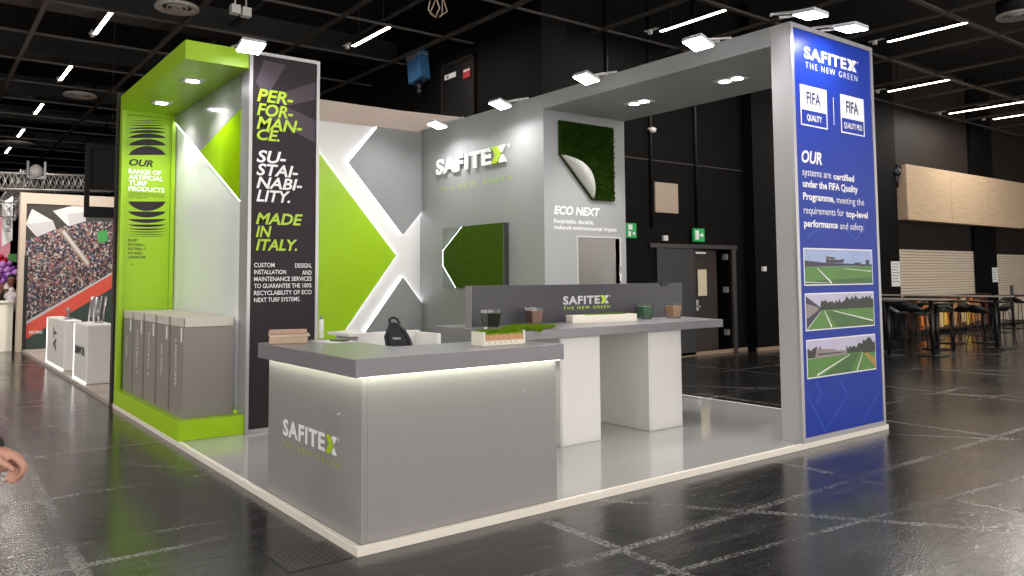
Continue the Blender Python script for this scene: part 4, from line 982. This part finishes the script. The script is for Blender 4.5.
def pedestal(label, c, w, d, h, txt, rot):
    x0, y0 = c; t = thing('info_pedestal', label, 'pedestal', (x0+w/2, y0+d/2, .05), 'white info pedestals on the neighbouring stand')
    b = MB().box((x0, y0, .05), (x0+w, y0+d, .05+h)).build('body', WHITE, t, .02)
    MB().box((x0-.004, y0+d-.04, .06), (x0-.001, y0+d, .05+h-.02)).box((x0-.004, y0, .055), (x0-.001, y0+d, .085)).build('edge_light', HALO, b)
    m = MB()
    if rot: put_text(m, txt, Vector((x0-.005, y0+d*.5, 0)), Vector((0,0,1)), Vector((0,1,0)), Vector((-1,0,0)), .34, .76, -.22, .40, .03)
    else: put_text(m, txt, Vector((x0-.005, 0, 0)), Vector((0,-1,0)), Vector((0,0,1)), Vector((-1,0,0)), -(y0+d*.92), -(y0+d*.15), .46, .13, .04)
    m.build('lettering', mat('ped_black', (40, 40, 42), .5), b)
    return t
pedestal('white pedestal with two large dark letters before the crowd mural', (.06, 11.4), .27, 2.1, .87, 'AT', True)
pedestal('white pedestal with dark wordmark nearest the green portal', (.05, 9.12), .40, 1.15, .89, 'DMWTB', False)
def tapthing(label, x, y, z, hh):
    t = thing('display_stand', label, 'display stand', (x, y, z))
    MB().lathe([(.001, 0), (.07, 0), (.07, .015), (.02, .025), (.018, hh), (.001, hh)], (x, y, z), 12).build('post', ALU, t)
    MB().lathe([(.001, 0), (.035, 0), (.04, .04), (.03, .06), (.001, .06)], (x, y, z+hh), 12).build('head', ALU, t)
tapthing('small silver post on the pedestal nearest the green portal', .30, 9.7, .941, .14); tapthing('small silver post on the pedestal with large letters', .20, 12.0, .921, .14)
t = thing('chair', 'grey metal frame chair leaning between the white pedestals', 'chair', (.45, 11.0, .05))
MB().tube([(.35, 10.8, .08), (.45, 10.8, 1.32), (.6, 10.8, 1.34), (.55, 10.8, .8)], .025).tube([(.35, 11.2, .08), (.45, 11.2, 1.32), (.6, 11.2, 1.34), (.55, 11.2, .8)], .025).build('frame', ALU, t)
MB().box((.42, 10.8, .98), (.5, 11.2, 1.28)).build('backrest', GREYP, t); MB().box((.3, 10.8, .66), (.6, 11.2, .71)).build('seat', GREYP, t)
# trusses
TR = mat('truss_aluminium', (150, 146, 142), .4, metal=.5)
def truss(label, a, b, s=.3, n=14):
    a, b = Vector(a), Vector(b); d = (b-a).normalized(); k = Vector((-d.y, d.x, 0)).normalized(); up_ = Vector((0,0,1))
    t = thing('lighting_truss', label, 'truss', a)
    cs = [k*s/2+up_*s/2, k*s/2-up_*s/2, -k*s/2-up_*s/2, -k*s/2+up_*s/2]
    m = MB()
    for c_ in cs: m.tube([a+c_, b+c_], .028, 6)
    m.build('chord', TR, t)
    m = MB()
    for i in range(n):
        for j in range(4):
            m.tube([a.lerp(b, i/n)+cs[j], a.lerp(b, (i+1)/n)+cs[(j+1) % 4]], .014, 5); m.tube([a.lerp(b, (i+1)/n)+cs[j], a.lerp(b, i/n)+cs[(j+1) % 4]], .014, 5)
    m.build('brace', TR, t)
pa, pb = at(-12, 181, 'y', 18.0), at(112, 185, 'y', 18.0)
truss('silver lighting truss running across above the crowd mural', pa, pb, .38, 20)
pa = at(6, 212, 'y', 17.4); pb = at(28, 176, 'y', 24)
truss('silver lighting truss receding above the pink stand', pa, pb, .35, 14)
for u, l in ((36, 'moving head lamp on the truss above the mural left half'), (102, 'moving head lamp on the truss beside the hanging frame')):
    p = at(u, 174, 'y', 17.5); t = thing('stage_lamp', l, 'stage lamp', p, 'lamps on the truss')
    MB().ball(p+Vector((0,0,.05)), .16, sc=(1,.8,1.1)).build('head', mat('lamp_grey', (120, 114, 110), .5), t)
    MB().box(p+Vector((-.2, -.06, -.05)), p+Vector((-.15, .06, .3))).box(p+Vector((.15, -.06, -.05)), p+Vector((.2, .06, .3))).box(p+Vector((-.2, -.06, -.12)), p+Vector((.2, .06, -.05))).build('yoke', BLACK, t)
f0, f1 = at(84, 217, 'y', 9.0), at(118, 148, 'y', 9.0)
t = thing('overhead_screen', 'black square framed screen hanging between truss and green portal', 'screen', (f0.x, 9.0, f0.z))
MB().box((f0.x, 8.95, f0.z), (f0.x+.06, 9.05, f1.z)).box((f0.x+.06, 8.95, f0.z), (f1.x, 9.05, f0.z+.15)).box((f0.x+.06, 8.95, f1.z-.04), (f1.x, 9.05, f1.z)).build('border', BLACKM, t)
MB().box((f0.x+.06, 9.0, f0.z+.42), (f1.x, 9.02, f1.z-.04)).build('screen_cloth', mat('dark_gauze', (26, 25, 26), .8), t)
MB().tube([(f0.x+.35, 9, f1.z), (f0.x+.35, 9, 7.6)], .004).build('hanger', BLACKM, t)
for x, y, e in ((.9, 14.2, 140), (.6, 9.6, 60), (-1.4, 16.2, 60)):
    l = light('AREA', 'neighbour_stand_lamp', (x, y, 4.6), e, (1, .95, .9), shape='DISK', size=.4); aim(l, (0, .45 if y > 12 else 0, -1))
for x, y in ((-9, 1.5), (-9, 7.5), (-9, 13.5), (-12, -3)):
    light('AREA', 'left_side_fill', (x, y, CZ-.03), 420, (1, .95, .9), shape='DISK', size=1.2)  # unseen soft fills added for side light on faces turned left
# pink stand
PYY = 17.9
tag(MB().box((-3.2, PYY+.9, 0), (-.14, PYY+1.0, 3.2)).build('pink_partition', PINK), 'pink stand wall at the far left of the hall', 'partition')
t = thing('hanging_banner', 'white vertical banner with grey lettering before the pink wall', 'banner', at(7, 222, 'y', PYY))
P = [at(u, v, 'y', PYY) for u, v in ((2, 203), (13, 196), (12.5, 240), (2, 246.5))]
MB().prism(P, (0, .03, 0)).build('cloth', WHITEP, t)
m = MB()
a = at(9.5, 232, 'y', PYY-.005); b = at(9.5, 206, 'y', PYY-.005)
put_text(m, 'ROLA', Vector((a.x, PYY-.006, 0)), Vector((0,0,1)), Vector((-1,0,0)), Vector((0,-1,0)), a.z, b.z, -.02, .09, .02)
m.build('lettering', mat('banner_grey', (130, 126, 128), .6), t)
tag(MB().box((-3.2, PYY-.5, 0), (-.16, PYY-.1, 1.12)).box((-3.2, PYY-.55, 1.12), (-.14, PYY-.08, 1.16)).build('bar_counter', CREAM), 'white counter of the pink stand at the far left', 'counter')
def flowers(label, u, v, r, cols, n, back=.5):
    p = at(u, v, 'y', PYY+back); t = thing('flower_arrangement', label, 'flowers', (p.x, p.y, 0))
    MB().lathe([(.001, 0), (.14, 0), (.10, .1), (.05, .5), (.06, p.z-r*.8), (.001, p.z-r*.8)], (p.x, p.y, 0), 14).build('vase_stand', CREAM, t)
    for ci, c_ in enumerate(cols):
        m = MB()
        for k in range(n):
            a, b = random.uniform(0, 2*PI), random.uniform(0, 1)**.5*r
            q = p+Vector((b*math.cos(a), random.uniform(-.12, .05), b*math.sin(a)))
            m.ball(q, random.uniform(.05, .09), seg=8)
        m.build('petals', mat('petal_%d_%d_%d' % c_, c_, .6), t)
flowers('purple and lilac flower arrangement behind the far white counter', 7, 273, .26, [(120, 50, 150), (190, 130, 210)], 16)
flowers('red flower cluster before the pink wall', -2, 261, .13, [(190, 20, 50)], 14, .68)
tag(MB().box(at(8, 262, 'y', PYY+.88)-Vector((.0, .02, 0)), at(17, 254, 'y', PYY+.88)).build('wall_sign', mat('sign_green', (70, 140, 70), .5)), 'small green sign at the lower edge of the pink wall', 'sign')
# ------------------------------------------------------------------ people
def capsules(segs, name, m_, parent=None, voxel=.008, smooth=4):
    """tapered limbs fused into one continuous skin"""
    mb_ = MB()
    for a, b, r0, r1 in segs:
        a, b = Vector(a), Vector(b); n = max(2, int((b-a).length/.02))
        mb_.tube([a.lerp(b, k/n) for k in range(n+1)], [r0+(r1-r0)*k/n for k in range(n+1)], 14)
        mb_.ball(a, r0, seg=14); mb_.ball(b, r1, seg=14)
    o = mb_.build(name, m_, parent)
    rm = o.modifiers.new('fuse', 'REMESH'); rm.mode = 'VOXEL'; rm.voxel_size = voxel; rm.use_smooth_shade = True
    sm = o.modifiers.new('smooth', 'SMOOTH'); sm.iterations = smooth; sm.factor = .5
    return o
def person(label, loc, fwd, left, segs_skin, clothes, hair):
    t = thing('person', label, 'person', loc)
    return t
# walker at the left edge (only the hand reaches into the photograph)
R_ = Vector((CR.x, CR.y, 0)).normalized(); B_v = Vector((-CF.x, -CF.y, 0)).normalized(); Z = Vector((0,0,1))
def hp_(u, v, back=0): return at_depth(u, v, 3.0)+B_v*back
wrist = hp_(-9, 449)
hip = wrist - R_*.52 - B_v*.20; hip.z = .93
foot_z = 0
wk = thing('person', 'person walking in at the left edge, hand with dark sleeve showing', 'person', (hip.x, hip.y, 0))
def W(r, b, z): return Vector((hip.x, hip.y, 0))+R_*r+B_v*b+Z*z
elbow = wrist - R_*.235 + Z*.06 - B_v*.02
shoulder = W(.0, .19, 1.40)
segs = []
# trunk, neck, head
segs += [(W(0,.08,.93), W(0,-.08,.93), .12, .12), (W(0,0,.95), W(0,0,1.15), .135, .12), (W(0,.05,1.2), W(.01,.09,1.36), .115, .10), (W(0,-.05,1.2), W(.01,-.09,1.36), .115, .10), (W(0,.13,1.40), W(0,-.13,1.40), .065, .065), (W(0,0,1.40), W(.03,0,1.56), .06, .055), (W(.03,0,1.62), W(.045,0,1.68), .078, .092), (W(.07,0,1.56), W(.085,0,1.63), .05, .055), (W(.13,0,1.615), W(.145,0,1.60), .012, .015), (W(.02,.085,1.63), W(.02,.092,1.60), .02, .014), (W(.02,-.085,1.63), W(.02,-.092,1.60), .02, .014)]
# arms
segs += [(shoulder, elbow, .052, .042), (elbow, wrist, .041, .029)]
ls = W(0,-.19,1.40); le = W(-.12,-.25,1.13); lw_ = W(-.10,-.24,.88)
segs += [(ls, le, .052, .042), (le, lw_, .041, .027)]
for k in range(4):
    o0 = W(-.13+.022*k,-.245,.80); segs += [(lw_, o0, .02, .014), (o0, o0+Z*-.05+R_*.01, .010, .009), (o0+Z*-.05+R_*.01, o0+Z*-.08+R_*.03, .009, .008)]
segs += [(lw_, W(-.06,-.225,.83), .016, .012), (W(-.06,-.225,.83), W(-.045,-.22,.78), .011, .009)]
# legs
knf, anf = W(.13,.09,.50), W(.10,.09,.09); knb, anb = W(-.06,-.09,.50), W(-.30,-.09,.13)
segs += [(W(.01,.09,.88), knf, .085, .058), (knf, anf, .055, .036), (anf, W(.24,.09,.05), .036, .03), (W(-.01,-.09,.88), knb, .085, .058), (knb, anb, .055, .036), (anb, W(-.17,-.09,.06), .036, .03)]
# right hand, pixel-guided joints at 3 m: back of the hand on top, thumb in front, fingers curled under
def H(u, v, b): return hp_(u, v, b)
kn = [H(16.5, 455.5, .010), H(16, 459, -.014), H(13.5, 462, -.036), H(10, 464, -.056)]
mid = [H(25, 464, .010), H(22.5, 468, -.012), H(16.5, 469, -.030), H(10, 468.5, -.046)]
dis = [H(24.5, 471.5, .012), H(20, 475.5, -.002), H(13.5, 475.5, -.014), H(7.5, 474.5, -.026)]
tip = [H(21, 475.5, .012), H(16, 480.5, .004), H(10, 482, -.006), H(4, 481, -.016)]
for k in range(4):
    r = (.0135, .0135, .0125, .0115)[k]
    segs += [(wrist+B_v*(.012-.01*k), kn[k], .024, .018), (kn[k], mid[k], r+.003, r), (mid[k], dis[k], r, r-.001), (dis[k], tip[k], r-.001, r-.0025)]
segs += [(H(-2, 456, -.012), H(12, 461, -.022), .032, .026), (H(-2, 462, -.030), H(9, 466, -.046), .028, .022), (H(-8, 455, -.01), H(-2, 468, -.03), .030, .024)]
th = [H(-5, 455, .022), H(6, 457.5, .040), H(14, 462, .046), H(20, 467, .042)]
segs += [(th[0], th[1], .022, .017), (th[1], th[2], .015, .0125), (th[2], th[3], .0125, .0095)]
body = capsules(segs, 'body', SKIN, wk, .0045, 3)
def off(a, b, r0, r1, e): return (a, b, r0+e, r1+e)
JK = mat('dark_jacket', (34, 34, 40), .8)
cuff = hp_(-8, 445.5)
jk = [off(W(0,.07,1.0), W(0,-.07,1.0), .12, .12, .025), off(W(0,0,.95), W(0,0,1.15), .135, .12, .025), off(W(0,.05,1.2), W(.01,.09,1.36), .115, .10, .02), off(W(0,-.05,1.2), W(.01,-.09,1.36), .115, .10, .02), off(W(0,.13,1.40), W(0,-.13,1.40), .065, .065, .02), off(shoulder, elbow, .052, .042, .016), off(elbow, cuff, .041, .030, .012), off(ls, le, .052, .042, .016), off(le, le.lerp(lw_, .9), .041, .03, .012)]
capsules(jk, 'jacket', JK, wk, .009, 3)
capsules([off(W(0,.08,.93), W(0,-.08,.93), .12, .12, .012), off(W(.01,.09,.88), knf, .085, .058, .014), off(knf, anf, .055, .036, .02), off(W(-.01,-.09,.88), knb, .085, .058, .014), off(knb, anb, .055, .036, .02)], 'trousers', mat('dark_trousers', (40, 42, 54), .8), wk, .009, 3)
for a, d in ((W(.08,.09,.045), R_), (W(-.30,-.09,.07), R_)):
    capsules([(a, a+d*.10, .045, .046), (a+d*.10, a+d*.19-Z*.006, .045, .035)], 'shoe', BLACK, wk, .007, 2)
capsules([(W(-.0,0,1.66), W(.04,0,1.72), .092, .086), (W(-.03,0,1.60), W(-.02,0,1.68), .07, .08)], 'hair', mat('dark_hair', (46, 34, 28), .7), wk, .008, 2)
# attendant of the pink stand
p0 = at(12, 300, 'y', 18.0); px_, py_ = p0.x-.02, 18.0
at_ = thing('person', 'person in white shirt and dark jacket behind the far white counter', 'person', (px_, py_, 0))
def A(x, y, z): return Vector((px_+x, py_+y, z))
sg = [(A(0,0,.9), A(0,0,1.2), .14, .13), (A(-.07,0,1.25), A(.07,0,1.25), .11, .11), (A(-.15,0,1.36), A(.15,0,1.36), .06, .06), (A(0,0,1.38), A(0,-.01,1.52), .055, .05), (A(0,-.01,1.58), A(0,-.02,1.66), .075, .088), (A(0,-.1,1.6), A(0,-.115,1.58), .012, .015), (A(-.08,0,.9), A(-.09,0,.5), .08, .055), (A(-.09,0,.5), A(-.09,0,.08), .055, .04), (A(.08,0,.9), A(.09,0,.5), .08, .055), (A(.09,0,.5), A(.09,0,.08), .055, .04), (A(-.09,0,.06), A(-.09,-.16,.04), .04, .035), (A(.09,0,.06), A(.09,-.16,.04), .04, .035),
      (A(.18,0,1.36), A(.24,-.02,1.12), .05, .042), (A(.24,-.02,1.12), A(.18,-.10,.98), .04, .03), (A(-.18,0,1.36), A(-.26,-.06,1.14), .05, .042), (A(-.26,-.06,1.14), A(-.22,-.16,1.36), .04, .03)]
for bx, bz, s_ in ((.18, .98, -1), (-.22, 1.36, 1)):
    yb_ = -.10 if s_ < 0 else -.16
    for k in range(4): sg += [(A(bx, yb_, bz), A(bx-.03+.02*k, yb_-.04, bz+.08*s_), .02, .013), (A(bx-.03+.02*k, yb_-.04, bz+.08*s_), A(bx-.03+.02*k, yb_-.06, bz+.14*s_), .011, .009)]
    sg += [(A(bx, yb_, bz), A(bx+.05, yb_-.03, bz+.07*s_), .016, .010)]
capsules(sg, 'body', mat('skin_dark', (120, 80, 62), .5), at_, .011, 2)
capsules([(A(0,0,.95), A(0,0,1.2), .15, .14), (A(-.06,0,1.25), A(.06,0,1.25), .12, .12), (A(0,-.02,1.36), A(0,-.02,1.42), .07, .06)], 'shirt', mat('white_shirt', (220, 210, 214), .7), at_, .012, 2)
capsules([(A(.11,.02,.95), A(.12,.02,1.3), .09, .09), (A(-.11,.02,.95), A(-.12,.02,1.3), .09, .09), (A(-.16,.01,1.36), A(.16,.03,1.36), .07, .07), (A(.18,0,1.36), A(.24,-.02,1.12), .062, .055), (A(.24,-.02,1.12), A(.19,-.08,1.0), .053, .045), (A(-.18,0,1.36), A(-.26,-.06,1.14), .062, .055), (A(-.26,-.06,1.14), A(-.23,-.14,1.3), .053, .045)], 'jacket', JK, at_, .012, 2)
capsules([(A(-.08,0,.92), A(-.09,0,.5), .095, .07), (A(-.09,0,.5), A(-.09,0,.12), .07, .06), (A(.08,0,.92), A(.09,0,.5), .095, .07), (A(.09,0,.5), A(.09,0,.12), .07, .06)], 'trousers', BLACKM, at_, .012, 2)
capsules([(A(0,.02,1.66), A(0,-.01,1.71), .088, .082)], 'hair', BLACKM, at_, .01, 2)
# ------------------------------------------------------------------ bar tables and stools at the right
STM = mat('stool_black', (17, 17, 18), .45)
def bar_table(label, x, y, h, r, pole_up=0):
    t = thing('bar_table', label, 'table', (x, y, 0), 'black bar tables')
    MB().lathe([(.001, h-.05), (.05, h-.05), (r*.75, h-.035), (r, h-.02), (r, h), (.001, h)], (x, y, 0), 28).build('tabletop', STM, t)
    MB().lathe([(.001, 0), (.28, 0), (.28, .012), (.05, .03), (.001, .03)], (x, y, 0), 24).build('base', STM, t)
    MB().tube([(x, y, .03), (x, y, h-.05 if not pole_up else h+pole_up)], .04, 10).build('pole', STM, t)
def near(u, v): return at(u, v, 'z', 0)
tabs = [(889.5, 355.5, 1.09, .36, 0, 'black bar table next to the blue tower edge'), (937.7, 349.5, .99, .36, 0, 'black bar table with thick pole in the middle of the stool group'), (953, 343.5, 1.0, .36, 0, 'black bar table in front of the orange bar panels'), (985, 342.5, .97, .38, 0, 'black bar table before the pillar between the shutters'), (1013.6, 328.5, .98, .45, .28, 'black bar table with a pole rising through its top at the second shutter'), (931.7, 340, 1.0, .34, 0, 'black bar table at the back before the first shutter')]
for u, v, h, r, pu, l in tabs:
    p = near(u, v); bar_table(l, p.x, p.y, h, r, pu)
def stool_proto():
    t = thing('bar_stool', '', 'stool', (0,0,0), 'black wire leg bar stools')
    m = MB(); n = 20; rows = []
    for j in range(7):
        rr = .02+.2*j/6; row = []
        for k in range(n):
            a = 2*PI*k/n; back = max(0, math.sin(a))
            z = .76+.02*(j/6)**2+.16*(max(0, j/6-.55)/.45)**1.5*back
            row.append(m.bm.verts.new((rr*math.cos(a), rr*.95*math.sin(a), z)))
        rows.append(row)
    for A_1, B_1 in zip(rows, rows[1:]):
        for k in range(n):
            f = m.bm.faces.new((A_1[k], A_1[(k+1) % n], B_1[(k+1) % n], B_1[k])); f.smooth = True
    m.bm.faces.new(rows[0][::-1])
    o = m.build('seat', STM, t); s_ = o.modifiers.new('thick', 'SOLIDIFY'); s_.thickness = .03
    for sx in (-1, 1):
        for sy in (-1, 1):
            MB().tube([(sx*.10, sy*.10, .75), (sx*.15, sy*.15, .3), (sx*.21, sy*.2, .008)], .009, 6).build('leg', STM, t)
    MB().tube([(-.155, -.155, .28), (.155, -.155, .28), (.155, .155, .28), (-.155, .155, .28)], .008, 6, closed=True).build('footrest', STM, t)
    return t
st = stool_proto()
sts = [(899, 350, .3, 'wire leg bar stool nearest the blue tower beside the first bar table'), (912, 347, 1.9, 'wire leg bar stool second from the blue tower'), (905, 340, 2.5, 'wire leg bar stool behind the two nearest the tower'), (922, 346, .8, 'wire leg bar stool left of the thick pole table'), (918, 338, 3.2, 'wire leg bar stool at the back under the first shutter'), (924, 353, 4.0, 'wire leg bar stool in front of the thick pole table'), (945, 347, 5.1, 'wire leg bar stool between the two middle bar tables'), (966, 347, 2.2, 'wire leg bar stool right of the table by the orange panels'), (972, 340, .2, 'wire leg bar stool before the black pillar, left of its table'), (981, 349, 1.4, 'wire leg bar stool in front of the pillar table'), (1003, 345, 2.9, 'wire leg bar stool right of the pillar table'), (1005, 330, 4.4, 'wire leg bar stool left of the table at the second shutter'), (1021, 330, .9, 'wire leg bar stool at the photo edge by the second shutter')]
for i, (u, v, rz, l) in enumerate(sts):
    p = near(u, v); o = st if i == 0 else dup(st, (p.x, p.y, 0), rz, l)
    o.location = (p.x, p.y, 0); o.rotation_euler = (0, 0, rz); o['label'] = l
def long_table(label, x, y0, y1, h):
    t = thing('long_bar_table', label, 'table', (x, (y0+y1)/2, 0), 'long narrow bar tables')
    MB().box((x-.2, y0, h-.025), (x+.2, y1, h)).build('tabletop', mat('pale_table_edge', (176, 166, 156), .4), t, .003)
    for y in (y0+.3, y1-.3):
        MB().tube([(x, y, .02), (x, y, h-.026)], .035, 8).build('leg', STM, t); MB().box((x-.22, y-.22, 0), (x+.22, y+.22, .02)).build('base_plate', STM, t)
long_table('long pale edged bar table stretching towards the shutters', 16.6, 2.75, 5.8, 1.13)
long_table('shorter pale edged bar table close beside the blue tower', 14.0, 2.9, 4.6, 1.12)
# ------------------------------------------------------------------ world and colour management
w = bpy.data.worlds.new('hall_air'); S.world = w; w.use_nodes = True
w.node_tree.nodes['Background'].inputs[0].default_value = (1, .955, .92, 1); w.node_tree.nodes['Background'].inputs[1].default_value = 2.4
vs = S.view_settings
vs.view_transform = 'Standard'; vs.look = 'None'; vs.gamma = 1; vs.use_curve_mapping = False
S.display_settings.display_device = 'sRGB'
vs.exposure = 0.25
S.cycles.max_bounces = 8; S.cycles.diffuse_bounces = 4; S.cycles.glossy_bounces = 4; S.cycles.transmission_bounces = 6
S.cycles.sample_clamp_indirect = 4
S.cycles.use_denoising = True
